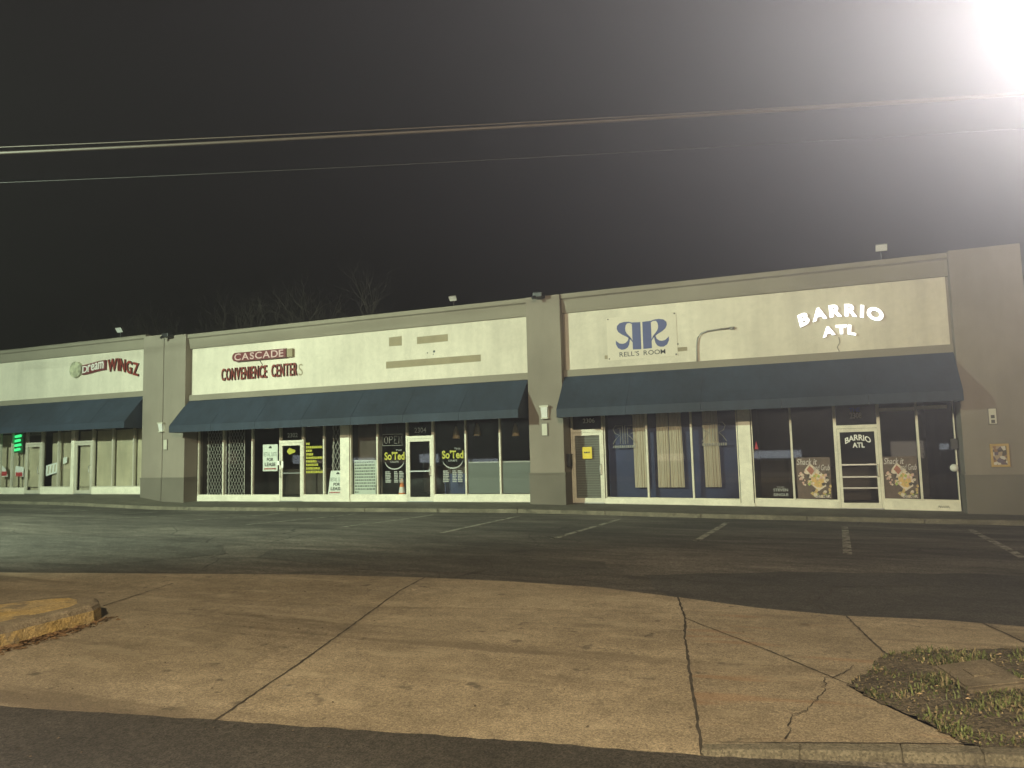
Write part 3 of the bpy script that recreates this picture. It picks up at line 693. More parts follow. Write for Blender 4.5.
# bent conduit on the band
cd = MB(); cd.tube([(-2.95,-.46,3.95),(-2.94,-.46,4.55),(-2.90,-.46,4.78),(-2.80,-.46,4.90),(-2.62,-.46,4.96),(-2.3,-.46,4.985),(-1.98,-.46,4.99)], .022, 8)
cd.box(-1.99,-1.86,-.49,-.41,4.955,5.02)
tag(cd.build('conduit_pipe', GREYM, None, (-2.95,-.46,3.95), True), 'thin grey conduit bent to the right on the cream band beside the banner', 'pipe')

# ------------------------------------------------------------------ fittings on roof and pillars
LENS = mat('lamp_lens', (.62,.62,.60), .35)
def floodlight(x, z, w_, label, top):
    t = tag(empty('floodlight', (x, -.05, top)), label, 'floodlight', 'unlit floodlights along the roof edge')
    h = MB(); c = Vector((x, -.12, z)); k = .10
    def P(a, b, d):  # tilted head
        th = R(35); return (c.x+a, c.y-d*math.cos(th)-b*math.sin(th), c.z+b*math.cos(th)-d*math.sin(th))
    hw, hh = w_/2, w_*.33
    h.hexa([P(-hw*.7,-hh*.7,-.10),P(hw*.7,-hh*.7,-.10),P(hw*.7,hh*.7,-.10),P(-hw*.7,hh*.7,-.10),P(-hw,-hh,.02),P(hw,-hh,.02),P(hw,hh,.02),P(-hw,hh,.02)]); h.build('housing', GREYM, t)
    l = MB(); l.poly([P(-hw*.92,-hh*.9,.023),P(hw*.92,-hh*.9,.023),P(hw*.92,hh*.9,.023),P(-hw*.92,hh*.9,.023)]); l.build('lens', LENS, t)
    b = MB(); b.tube([(x,-.05,top-.02),(x,-.05,z-.05),(x,-.12,z)], .018, 6); b.build('bracket', BLACKM, t)
floodlight(-26.55, 7.08, .34, 'small unlit floodlight tilted above the Dream WINGZ shop roof', 6.66)
floodlight(-11.0, 6.84, .28, 'small unlit floodlight above the band with tan paint patches', 6.48)
floodlight(2.08, 6.92, .30, 'small unlit floodlight on the roof edge above BARRIO', 6.49)
def camera_box(x, z, label):
    t = tag(empty('security_camera', (x, -.70, z)), label, 'camera', 'dark cameras at the pillar tops')
    m = MB(); m.box(x-.16,x+.16,-1.02,-.72,z-.03,z+.13); m.build('housing', BLACKM, t, bevel=.02)
    m = MB(); m.tube([(x,-.68,z+.05),(x,-.75,z+.05)], .05, 10); m.tube([(x-.09,-1.0,z-.01),(x-.12,-1.10,z-.06)], .05, 10); m.build('lens', BLACKM, t)
camera_box(-23.05, 6.40, 'dark camera box at the top of the left double pillar')
camera_box(-7.64, 6.40, 'dark camera box at the top of the single pillar between awnings')
BEIGE = mat('fixture_beige', (.50,.48,.40), .6)
def wall_lantern(x, z, label, wd=.24, h=.32):
    t = tag(empty('wall_lantern', (x, -.70, z-h/2)), label, 'wall light', 'unlit lanterns on the pillars')
    m = MB(); m.box(x-wd/2,x+wd/2,-.74,-.70,z-h/2,z+h/2); m.box(x-wd/2-.02,x+wd/2+.02,-.86,-.70,z+h/2,z+h/2+.05); m.box(x-wd/2+.01,x+wd/2-.01,-.83,-.74,z-h/2,z-h/2+.04); m.build('housing', BEIGE, t)
    m = MB(); m.hexa([(x-wd*.36,-.80,z-h/2+.04),(x+wd*.36,-.80,z-h/2+.04),(x+wd*.36,-.741,z-h/2+.04),(x-wd*.36,-.741,z-h/2+.04),(x-wd*.44,-.85,z+h/2),(x+wd*.44,-.85,z+h/2),(x+wd*.44,-.741,z+h/2),(x-wd*.44,-.741,z+h/2)]); m.build('lens', LENS, t)
wall_lantern(-23.40, 2.86, 'pale boxy lantern on the left double pillar beside the awning corner')
wall_lantern(-7.59, 2.77, 'pale boxy lantern on the single pillar between two awnings', .25, .36)
def plaque(x0, x1, z0, z1, label, inner=True):
    t = tag(empty('wall_plaque', ((x0+x1)/2, -.70, z0)), label, 'plaque', 'narrow upright plaques on the pillars')
    m = MB(); m.box(x0,x1,-.735,-.70,z0,z1); m.build('frame', mat('plaque_frame', (.14,.12,.10), .5), t)
    m = MB(); m.box(x0+.022,x1-.022,-.742,-.735,z0+.022,z1-.022); m.build('face', BEIGE, t)
    return t
plaque(-23.33,-23.12,2.0,2.42, 'narrow pale plaque on the left double pillar below the lantern')
plaque(-7.73,-7.52,2.06,2.46, 'narrow pale plaque on the single pillar below its lantern')
t = plaque(4.13,4.33,1.98,2.40, 'narrow pale plaque on the right end pillar above the gold framed menu')
m = MB(); m.box(4.19,4.27,-.752,-.742,2.02,2.10); m.box(4.19,4.27,-.752,-.742,2.14,2.22); m.build('slots', mat('slot_dark', (.06,.055,.05), .6), t)
mb_ = tag(empty('mailbox', (-7.0,-.35,1.08)), 'dark metal mailbox fixed beside the door with the yellow notice', 'mailbox')
m = MB(); m.box(-7.005,-6.90,-.52,-.27,1.10,1.46); m.build('body', BLACKM, mb_, bevel=.015)
m = MB(); m.box(-7.005,-6.885,-.53,-.26,1.462,1.49); m.build('lid', BLACKM, mb_, bevel=.008)
mf = tag(empty('framed_menu', (4.31,-.70,.9)), 'gold framed picture menu hanging on the right end pillar', 'frame')
GOLD = mat('gold_frame', (.42,.28,.09), .5, noise=[(9,.85,1.1,3,U)])
m = MB(); a, b, c, d, s = 4.12,4.52,.93,1.50,.055
m.box(a,b,-.745,-.70,c,c+s); m.box(a,b,-.745,-.70,d-s,d); m.box(a,a+s,-.745,-.70,c+s,d-s); m.box(b-s,b,-.745,-.70,c+s,d-s); m.build('frame', GOLD, mf, bevel=.006)
def collage(name, seedc):
    mm = bpy.data.materials.new(name); mm.use_nodes = True; N = mm.node_tree.nodes; L = mm.node_tree.links
    tc = N.new('ShaderNodeTexCoord'); mp = N.new('ShaderNodeMapping'); mp.inputs['Location'].default_value = (seedc,0,0); L.new(tc.outputs['Object'], mp.inputs[0])
    v = N.new('ShaderNodeTexVoronoi'); v.inputs['Scale'].default_value = 13; L.new(mp.outputs[0], v.inputs['Vector'])
    bw = N.new('ShaderNodeRGBToBW'); L.new(v.outputs['Color'], bw.inputs[0])
    cr_ = N.new('ShaderNodeValToRGB'); el = cr_.color_ramp.elements; cr_.color_ramp.interpolation = 'CONSTANT'
    el[0].color = (.06,.045,.035,1); el[1].position = .72; el[1].color = (.5,.46,.40,1)
    for p, c_ in ((.38,(.22,.12,.06,1)),(.5,(.32,.24,.16,1)),(.6,(.10,.07,.10,1))):
        e = el.new(p); e.color = c_
    L.new(bw.outputs[0], cr_.inputs[0]); L.new(cr_.outputs[0], N['Principled BSDF'].inputs['Base Color']); N['Principled BSDF'].inputs['Roughness'].default_value = .5
    return mm
m = MB(); m.box(a+s,b-s,-.722,-.70,c+s,d-s); m.build('picture', collage('menu_photos', 2), mf)
sb = MB(); sb.box(3.36,3.53,-.16,-.06,1.38,1.66)
tag(sb.build('alarm_box', BLACKM, None, (3.45,-.1,1.38), bevel=.012), 'small dark box on the frame edge of the far right window', 'box')
kn = MB(); kn.lathe((3.40,-.07,.90), [(.055,0),(.095,.03),(.10,.06),(.08,.10),(.03,.12)], 16, 'y')
tag(kn.build('vent_cap', WHITE, None, (3.40,-.07,.80), True), 'round white cap low at the edge of the far right window', 'cap')
gf = MB(); rg = random.Random(9)
for k in range(5):
    x = 2.98+k*.05; gf.tube([(x,-.0865,zb(x)+.08),(x+.02,-.0865,zb(x)+.13),(x+.05,-.0865,zb(x)+.07)], .008, 4)
gf.build('scribble', BLACKM, mall)

# ------------------------------------------------------------------ things in the windows
def lease_sign(x0, x1, z0, z1, y, label, lean=0.0):
    t = tag(empty('lease_sign', ((x0+x1)/2, y, z0)), label, 'sign', 'white for lease signs in the middle shop windows')
    WHT = bpy.data.materials.get('lease_board') or mat('lease_board', (.74,.76,.70), .6)
    INK = bpy.data.materials.get('lease_ink') or mat('lease_ink', (.015,.02,.018), .6)
    REDI = bpy.data.materials.get('lease_red') or mat('lease_red', (.35,.04,.03), .6)
    w_, h = x1-x0, z1-z0
    sh = lambda u, x, z: (x+lean*(z-z0)/h, z)
    m = MB(); m.hexa([(x0,y,z0),(x1,y,z0),(x1,y+.012,z0),(x0,y+.012,z0),(x0+lean,y,z1),(x1+lean*.2,y,z1),(x1+lean*.2,y+.012,z1),(x0+lean,y+.012,z1)]); m.build('board', WHT, t)
    yy = y-.004
    text('lettering', 'RETAIL SUITE', (x0+.06*w_,x1-.06*w_,z0+.55*h,z0+.71*h), yy, bpy.data.materials.get('lease_green') or mat('lease_green', (.09,.13,.11), .6), t, .0, 0, sh)
    text('lettering', 'FOR', (x0+.28*w_,x1-.28*w_,z0+.37*h,z0+.50*h), yy, INK, t, .035, 0, sh)
    text('lettering', 'LEASE', (x0+.14*w_,x1-.14*w_,z0+.18*h,z0+.32*h), yy, INK, t, .035, 0, sh)
    m = MB(); scribble(m, x0+.1*w_, x1-.1*w_, z0+.06*h, .06*h, yy, random.Random(5), .03, .06, .015); m.build('small_print', REDI, t)
    m = MB(); xc = (x0+x1)/2+lean*.85; m.prism([(xc-.07,z0+.85*h),(xc+.07,z0+.85*h),(xc+.07,z0+.89*h),(xc,z0+.95*h),(xc-.07,z0+.89*h)], 'y', yy, yy+.002); m.build('logo', INK, t)
lease_sign(-19.21,-18.52,1.10,2.10,.10, 'white for lease sign hanging high in the window left of the door numbered 2302')
lease_sign(-16.27,-15.62,.22,1.08,.10, 'white for lease sign leaning at the bottom of the window beside the white post', .13)
nb = tag(empty('notice_board', (-14.7,.10,.22)), 'large pale board of close written lines standing in the window right of the post', 'board')
m = MB(); m.hexa([(-15.17,.10,.22),(-14.27,.10,.22),(-14.27,.115,.22),(-15.17,.115,.22),(-15.15,.10,1.44),(-14.20,.10,1.43),(-14.20,.115,1.43),(-15.15,.115,1.44)]); m.build('board', mat('notice_paper', (.52,.56,.50), .7), nb)
m = MB(); rg = random.Random(12)
for i in range(11): scribble(m, -15.12, -14.30+.005*i if i < 10 else -14.95, 1.34-i*.105, .045, .096, rg, .03, .11, .022)
m.build('lettering', mat('notice_ink', (.05,.06,.055), .7), nb)
op = tag(empty('neon_sign', (-13.55,.08,1.92)), 'unlit neon OPEN sign in a thin outline hanging in the window', 'sign')
NEON = mat('neon_tube_off', (.30,.30,.28), .35)
m = MB(); m.tube([(-13.94,.08,1.92),(-13.94,.08,2.31),(-13.15,.08,2.31),(-13.15,.08,1.92),(-13.94,.08,1.92)], .012, 6); m.build('outline', NEON, op)
def stroke(pts): 
    mm = MB(); mm.tube([(x, .08, z) for x, z in pts], .013, 6); mm.build('letter', NEON, op)
stroke([(-13.87+.07*math.cos(t)+.07,2.115+.12*math.sin(t)) for t in [i*math.pi/6 for i in range(13)]])
stroke([(-13.67,1.99),(-13.67,2.24),(-13.57,2.24),(-13.54,2.18),(-13.57,2.12),(-13.67,2.12)])
stroke([(-13.35,1.99),(-13.47,1.99),(-13.47,2.115),(-13.38,2.115),(-13.47,2.115),(-13.47,2.24),(-13.35,2.24)])
stroke([(-13.29,1.99),(-13.29,2.24),(-13.19,1.99),(-13.19,2.24)])
m = MB(); m.tube([(-13.80,.08,2.32),(-13.70,.08,2.98)], .005, 4); m.tube([(-13.30,.08,2.32),(-13.40,.08,2.98)], .005, 4); m.build('chain', BLACKM, op)
cn = tag(empty('traffic_cone', (-13.27,.22,.02)), 'orange traffic cone with a white band inside the window left of the door', 'cone')
ORG = mat('cone_orange', (.75,.22,.05), .6)
m = MB(); m.lathe((-13.27,.22,.02), [(.15,.03),(.142,.08),(.115,.26)], 16); m.box(-13.45,-13.11,.06,.38,.02,.05); m.build('cone', ORG, cn)
m = MB(); m.lathe((-13.27,.22,.02), [(.115,.26),(.085,.46)], 16); m.build('white_band', mat('cone_white', (.75,.72,.66), .5), cn)
m = MB(); m.lathe((-13.27,.22,.02), [(.085,.46),(.035,.74),(.03,.75)], 16); m.build('tip', ORG, cn)
# folding gates
GATE = mat('gate_steel', (.42,.40,.36), .45, metal=.3)
def gate(x0, x1, z0, z1, y, label, step=.068, per=.26, lean=0):
    t = tag(empty('folding_gate', ((x0+x1)/2, y, z0)), label, 'gate', 'folding security gates behind the middle shop glass')
    n = int((x1-x0)/step); m = MB()
    for i in range(n+1):
        x = x0+i*step; k = int((z1-z0)/(per/2)); pts = []
        for j in range(k+1):
            pts.append((x+(step*.5 if (j+i) % 2 else -step*.5)+lean*(j/k), y, z0+(z1-z0)*j/k))
        for p, q in zip(pts, pts[1:]):
            m.hexa([(p[0]-.009,y-.005,p[2]),(p[0]+.009,y-.005,p[2]),(p[0]+.009,y+.005,p[2]),(p[0]-.009,y+.005,p[2]),(q[0]-.009,y-.005,q[2]),(q[0]+.009,y-.005,q[2]),(q[0]+.009,y+.005,q[2]),(q[0]-.009,y+.005,q[2])])
    m.build('lattice', GATE, t)
    m = MB(); m.tube([(x0,y+.02,z0),(x0+lean,y+.02,z1)], .02, 6); m.tube([(x1,y+.02,z0),(x1+lean,y+.02,z1)], .02, 6); m.build('post', GATE, t)
gate(-21.95,-21.05,.24,2.80,.16, 'folding lattice gate behind the first window right of the left double pillar')
gate(-20.90,-20.15,.24,2.80,.16, 'folding lattice gate half drawn across the second window, its edge in mid glass')
gate(-16.22,-15.66,.24,2.80,.30, 'narrow leaning bunch of folding gate behind the leaning for lease sign', .08, .34, .05)
# pendant lamps
def pendant(x, y, z, label):
    t = tag(empty('pendant_lamp', (x, y, z)), label, 'lamp', 'tan pendant lamps in the middle shop')
    m = MB(); m.lathe((x,y,z), [(.13,0),(.125,.03),(.085,.25),(.03,.42)], 12); m.build('lamp_shade', mat('woven_shade', (.42,.30,.16), .8) if 'woven_shade' not in bpy.data.materials else bpy.data.materials['woven_shade'], t, smooth=True)
    m = MB(); m.tube([(x,y,z+.42),(x,y,3.03)], .008, 5); m.build('cord', BLACKM, t)
pendant(-11.4+.10,.55,2.10,'tan pendant lamp inside the window right of the door numbered 2304')
pendant(-10.52,.6,2.18,'tan pendant lamp at the left edge of the window above the frosted film')
pendant(-9.12,.6,2.12,'tan pendant lamp in the last window before the single pillar')
# curtains
CURT = mat('curtain_cloth', (.56,.50,.40), .9, noise=[(4,.85,1.1,4,(1,1,.05))])
def curtain(x0, x1, z0, label, folds, x0b=None, x1b=None):
    m = MB(); n = folds*16; z1 = 2.92; y = .16; K = 1
    x0b = x0 if x0b is None else x0b; x1b = x1 if x1b is None else x1b
    def P(i, k):
        t = i/n; s = k/K; xa = x0+(x0b-x0)*(1-s); xb = x1+(x1b-x1)*(1-s)
        ph = t*folds*2*math.pi+.7*math.sin(t*9)
        return (xa+(xb-xa)*t, y+.011*math.sin(ph)**1.0+.008*math.sin(ph*2.3+1), z0+(z1-z0)*s)
    for i in range(n):
        for k in range(K): m.poly([P(i,k),P(i+1,k),P(i+1,k+1),P(i,k+1)])
    o = m.build('curtain', CURT, None, ((x0+x1)/2, y, z0), True)
    tag(o, label, 'curtain', 'beige curtains in the blue backed windows')
curtain(-5.07,-4.66,.42,'beige pleated curtain at the right edge of the window next to the door', 4, -5.06,-4.66)
curtain(-4.34,-3.98,.42,'beige curtain, left half of the closed pair in the middle blue backed window', 4, -4.35,-3.99)
curtain(-3.96,-3.60,.42,'beige curtain, right half of the closed pair in the middle blue backed window', 4, -3.97,-3.56)
curtain(-2.97,-2.54,.42,'beige pleated curtain in the window left of the cream post', 4, -2.96,-2.50)
def neon_emblem(xc, zc, y, k, label):
    t = tag(empty('neon_emblem', (xc, y, zc-.4*k)), label, 'sign', 'unlit double R signs in the blue backed windows')
    for sg in (1,-1):
        m = MB(); m.tube([(xc+sg*q[0]*k, y, zc+q[1]*k) for q in ((.04,-.30),(.04,.34),(.30,.34),(.38,.22),(.32,.08),(.16,.0),(.30,-.14),(.40,-.30))], .012, 6); m.build('tube', NEON, t)
        m = MB(); m.tube([(xc+sg*q[0]*k, y, zc+q[1]*k) for q in ((.13,-.30),(.13,.26),(.22,.24))], .010, 6); m.build('tube', NEON, t)
    m = MB(); scribble(m, xc-.40*k, xc+.40*k, zc-.44*k, .09*k, y, random.Random(3), .03, .07, .02); m.build('lettering', NEON, t)
neon_emblem(-5.33, 2.02, .08, .88, 'thin pale double R sign hanging in the window next to the door')
neon_emblem(-2.64, 2.02, .08, .88, 'thin pale double R sign hanging over the curtain left of the cream post')
yn = MB(); yn.box(-6.64,-6.33,-.0525,-.050,1.33,1.69)
yo = tag(yn.build('door_notice', mat('yellow_paper', (.72,.56,.06), .7), None, (-6.48,-.051,1.33)), 'yellow square notice on the grey blind door', 'notice')
m = MB(); scribble(m, -6.58, -6.39, 1.50, .045, -.0545, random.Random(2), .03, .05, .012); m.build('lettering', BLACKM, yo)
wn_ = MB(); wn_.box(-18.40,-18.24,-.075,-.068,1.32,1.48); wn_.box(-18.20,-18.12,-.079,-.0715,1.22,1.46)
tag(wn_.build('paper_note', NUMM, None, (-18.3,-.07,1.2)), 'small white paper notes taped at the door frame', 'notice')
# posters in the Barrio windows
def poster(x0, x1, z0, z1, label, seed):
    y = -.018; t = tag(empty('poster', ((x0+x1)/2, y, z0)), label, 'poster', 'food posters in the dark right hand shopfront')
    w_, h = x1-x0, z1-z0; P = lambda u, v: (x0+u*w_, z0+v*h)
    def M(n, c): return bpy.data.materials.get(n) or mat(n, c, .5, noise=[(9,.7,1.25,4,U)])
    m = MB(); m.box(x0,x1,y,y+.006,z0,z1); m.build('sheet', M('poster_brown', (.10,.066,.05)), t)
    def blob(name, pts, c, d, n=None): 
        m = MB(); m.prism([P(*q) for q in pts], 'y', y-d, y-d-.001); return m.build(name, c, t)
    blob('tray', [(.24,.70),(.40,.86),(.86,.52),(.84,.30),(.62,.18),(.34,.40),(.36,.52)], M('poster_cream', (.62,.52,.42)), .001)
    blob('tray_food', [(.30,.70),(.40,.80),(.54,.68),(.43,.57)], M('poster_rust', (.34,.12,.08)), .003)
    blob('tray_food', [(.42,.48),(.56,.62),(.78,.50),(.80,.34),(.64,.24),(.46,.34)], M('poster_ochre', (.62,.40,.14)), .003)
    rg = random.Random(seed); pal = [M('poster_cream', 0), M('poster_leaf', (.32,.38,.09)), M('poster_pink', (.58,.36,.30)), M('poster_gold', (.52,.36,.14)), M('poster_shade', (.05,.035,.03))]
    for k in range(84):
        u, v = rg.uniform(.03,.97), rg.uniform(.03,.66)
        if u < .34 and v < .30: continue
        rr = rg.uniform(.02,.06); n = rg.randint(4,7); a0 = rg.uniform(0,6)
        if u < .3 and v > .30: c = pal[rg.choice((2,0,2,4))]
        elif v < .32: c = pal[rg.choice((1,1,3,0,4))]
        elif u > .8: c = pal[rg.choice((0,2,4))]
        else: c = pal[rg.choice((3,2,3,4,0,1))]
        blob('topping', [(u+rr*rg.uniform(.6,1.4)*math.cos(a0+i*6.283/n), v+rr*.8*rg.uniform(.6,1.4)*math.sin(a0+i*6.283/n)) for i in range(n)], c, .005+k*.0001)
    lt = M('poster_script', (.5,.46,.43))
    text('lettering', 'Shack it', (*[P(.02,0)[0], P(.62,0)[0]], P(0,.82)[1], P(0,.97)[1]), y-.012, lt, t, .01, 0, None, .3)
    text('lettering', 'and Grub', (*[P(.50,0)[0], P(.98,0)[0]], P(0,.68)[1], P(0,.82)[1]), y-.012, lt, t, .01, 0, None, .3)
    text('lettering', 'BARRIO ATL', (*[P(.52,0)[0], P(.96,0)[0]], P(0,.02)[1], P(0,.09)[1]), y-.013, lt, t, .02)
poster(-.43,.45,.10,1.24,'poster of a food tray in the window left of the three barred glass door',4)
poster(1.76,2.57,.10,1.22,'poster of a food tray in the window right of the three barred glass door',4)
rd = MB(); rd.prism([(-1.52,1.50),(-1.42,1.50),(-1.47,1.74)], 'y', .05, .06)
tag(rd.build('red_tag', mat('red_tag', (.55,.05,.05), .5, emit=((.8,.06,.08), .25)), None, (-1.47,.05,1.5)), 'small red triangular tag inside the window right of the cream post', 'tag')
# green lit sign in the left shop
GRN = mat('green_neon', (.02,.3,.08), .4, emit=((.05,.9,.25), 1.6))
gs = tag(empty('green_sign', (-33.0,.2,2.1)), 'small glowing green sign in the far left shop window', 'sign')
m = MB(); m.box(-33.3,-32.72,.20,.23,2.1,3.0); m.build('panel', mat('green_panel', (.03,.10,.05), .5), gs)
m = MB()
for k in range(4): m.tube([(-33.22+.06*(k%2),.16,2.22+k*.2),(-32.86+.05*(k%2),.16,2.26+k*.2)], .06, 6)
m.build('tube', GRN, gs)

REFL_W = mat('reflection_white', (.8,.8,.78), .5)
def reflection_panel(pts, label, red=False):  # flat panels imitating bright reflections in the left shop glass
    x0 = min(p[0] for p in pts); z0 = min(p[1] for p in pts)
    t = tag(empty('reflection_panel', (x0,.07,z0)), label, 'board', 'panels standing in for reflections in the left shop window')
    m = MB(); m.prism(pts, 'y', .07, .08); m.build('board', REFL_W, t)
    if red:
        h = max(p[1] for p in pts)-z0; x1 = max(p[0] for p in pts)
        m = MB(); m.box(x0+.04, x1-.06, .066, .069, z0+.06*h, z0+.42*h); m.build('stripe', mat('reflection_red', (.5,.06,.07), .5), t)
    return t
reflection_panel([(-34.05,1.05),(-33.45,1.05),(-33.62,1.40),(-33.85,1.55),(-34.05,1.60)], 'white and red rounded panel standing in for a reflection at the left edge of the photo', True)
reflection_panel([(-32.96,1.08),(-32.42,1.02),(-32.42,1.46),(-32.96,1.52)], 'white and red panel standing in for a reflection in the pane left of the first door', True)
o = reflection_panel([(-30.98,1.04),(-30.22,1.20),(-30.16,1.66),(-30.98,1.50)], 'slanted white panel with dark marks standing in for a reflection right of the first door')
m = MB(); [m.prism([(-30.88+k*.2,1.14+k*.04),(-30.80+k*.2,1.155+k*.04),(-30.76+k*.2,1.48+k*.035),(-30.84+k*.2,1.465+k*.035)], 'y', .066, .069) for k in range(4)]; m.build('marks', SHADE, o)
reflection_panel([(-29.93,1.55),(-29.70,1.60),(-29.70,1.86),(-29.93,1.82)], 'small white panel standing in for a reflection high beside the pale post')

# ------------------------------------------------------------------ kerb island at the left
ISL_T = [(-8.95,-18.5),(-8.546,-17.607),(-8.302,-17.3),(-8.08,-16.946),(-7.90,-16.63),(-7.728,-16.42),(-7.545,-16.33),(-7.328,-16.381),(-7.12,-16.528),(-7.01,-16.704),(-6.985,-16.95),(-6.97,-17.27),(-6.93,-17.676),(-6.85,-18.228),(-6.82,-18.5),(-7.0,-18.8),(-7.6,-18.95),(-8.5,-19.0)]
zi = [gp(x) for x, y in ISL_T]
isl = tag(empty('kerb_island', (-7.7,-17.4,gp(-7.7))), 'rounded end of a raised concrete island with worn yellow paint at the left edge', 'kerb island')
def yellow_mat():
    m = ground_mat('worn_yellow_kerb', (.44,.30,.10), (.38,.29,.155), [(2.5,6,U), (6,6,U,.75,1.2)], 70, .3, (40,.6,.02), stain=[(3.5,.58,(.17,.14,.10),.8,U), (6,.66,(.08,.065,.045),.7,U)]); return m
YK = yellow_mat()
ISL_0 = list(ISL_T); ISL_T = ragged(ISL_T, .005, .10, random.Random(4)); cxy = Vector((-7.75,-17.7)); RIM = concrete('island_rim', .9)
def inset(p, d):
    v = Vector(p)-cxy; L_ = v.length; v = v*(1-d/L_)+cxy; return (v.x, v.y)
m = MB(); n = len(ISL_T)
rings = [([inset(p,-.035) for p in ISL_T], -.02), ([inset(p,-.02) for p in ISL_T], .13), (ISL_T, .168), ([inset(p,.035) for p in ISL_T], .188), ([inset(p,.20) for p in ISL_T], .192)]
rgj = random.Random(6); jit = [[rgj.uniform(-.005,.005) for _ in range(n)] for _ in rings]
rings = [([(x+jit[k][i]*.8, y+jit[(k+1) % 5][i]*.8) for i, (x, y) in enumerate(r_)], h_) for k, (r_, h_) in enumerate(rings)]
m2 = MB()
for k, ((ra, ha), (rb, hb_)) in enumerate(zip(rings, rings[1:])):
    for i in range(n-1):
        (m if k < 1 else m2).poly([(*ra[i], gp(ra[i][0])+ha), (*ra[i+1], gp(ra[i+1][0])+ha), (*rb[i+1], gp(rb[i+1][0])+hb_), (*rb[i], gp(rb[i][0])+hb_)])
m.build('kerb_edge', YK, isl, smooth=False); m2.build('kerb_rim', RIM, isl)
m = MB(); q = [inset(p,.20) for p in ISL_T]; c_ = (cxy.x, cxy.y, gp(cxy.x)+.195)
for i in range(n-1): m.poly([(*q[i], gp(q[i][0])+.192), (*q[i+1], gp(q[i+1][0])+.192), c_])
m.build('infill', YK, isl)
# leaf litter along the island
def leaves(name, spots, m, label, size=(.012,.035), seed=1):
    rg = random.Random(seed); mb = MB()
    for (x, y, z) in spots:
        s = rg.uniform(*size); a = rg.uniform(0, 6.28); tl = rg.uniform(-.5,.5); c, d = math.cos(a)*s, math.sin(a)*s
        mb.poly([(x-c,y-d,z+abs(tl)*s*.6),(x+d*.45,y-c*.45,z+.002),(x+c,y+d,z+abs(tl)*s*.3+.003),(x-d*.45,y+c*.45,z+.006+s*.2)])
    return tag(mb.build(name, m), label, None, None, 'stuff')
rg = random.Random(21); sp = []
edge = ISL_0[8:15]
for k in range(1500):
    i = rg.randrange(len(edge)-1); t = rg.random(); p = Vector(edge[i]).lerp(Vector(edge[i+1]), t); v = (p-cxy).normalized()
    dens = min(1, max(.12, (-16.75-p.y)/.5))
    if rg.random() > dens: continue
    dd = .045+abs(rg.gauss(0,.085)); p = p+v*dd; sp.append((p.x, p.y, gp(p.x)+.012+rg.uniform(0,.02)*max(0,1-dd/.15)))
LEAF = mat('dead_leaf', (.16,.095,.045), .9, noise=[(7,.35,1.7,3,U)])
leaves('leaf_litter', sp, LEAF, 'brown leaf litter drifted along the foot of the kerb island', seed=3)
rg = random.Random(33); sp = []
for k in range(170):
    x, y = rg.uniform(-9.5,1.2), rg.uniform(-18.2,-13.3); sp.append((x, y, gp(x)+.016))
for k in range(160):
    x, y = rg.uniform(-8,3), rg.uniform(-19.6,-18.3); sp.append((x, y, gp(x)+.018))
leaves('paving_litter', sp, mat('litter', (.07,.055,.04), .9, noise=[(3,.5,2.2,2,U)]), 'scattered dark leaf scraps and grit on the concrete driveway', (.005,.017), 5)

# ------------------------------------------------------------------ verge with grass and meter lid
rng = random.Random(15)
VERGE = ragged([(.265,-16.693),(.147,-16.473),(.216,-16.26),(.324,-16.02),(.386,-15.724),(.474,-15.518),(.604,-15.442),(.723,-15.34),(1.027,-15.203),(1.52,-14.97)], .022, .045, rng) + [(2.108,-14.704),(6,-14.45),(14,-14.2),(14,-14.9),(4,-16.6),(1.37,-17.225)] + ragged([(.929,-17.33),(.80,-17.36),(.69,-17.34),(.563,-17.11),(.505,-16.98),(.422,-16.913),(.265,-16.693)], .022, .045, rng)
sheet('verge', VERGE, DIRT, H+.018)
def inside(x, y, poly):
    c = False; j = len(poly)-1
    for i in range(len(poly)):
        (a, b), (d, e) = poly[i], poly[j]
        if (b > y) != (e > y) and x < (d-a)*(y-b)/(e-b)+a: c = not c
        j = i
    return c
LID = [(.776,-15.859),(1.138,-15.567),(1.268,-16.11),(.892,-16.356)]
LIDB = [(.745,-15.855),(1.145,-15.53),(1.305,-16.115),(.89,-16.40)]
def clump(x, y):   # patchy cover
    return .5+.5*math.sin(x*7.3+1.3*math.sin(y*5.1))*math.sin(y*6.7+1.1*math.sin(x*4.3))
rg = random.Random(8)
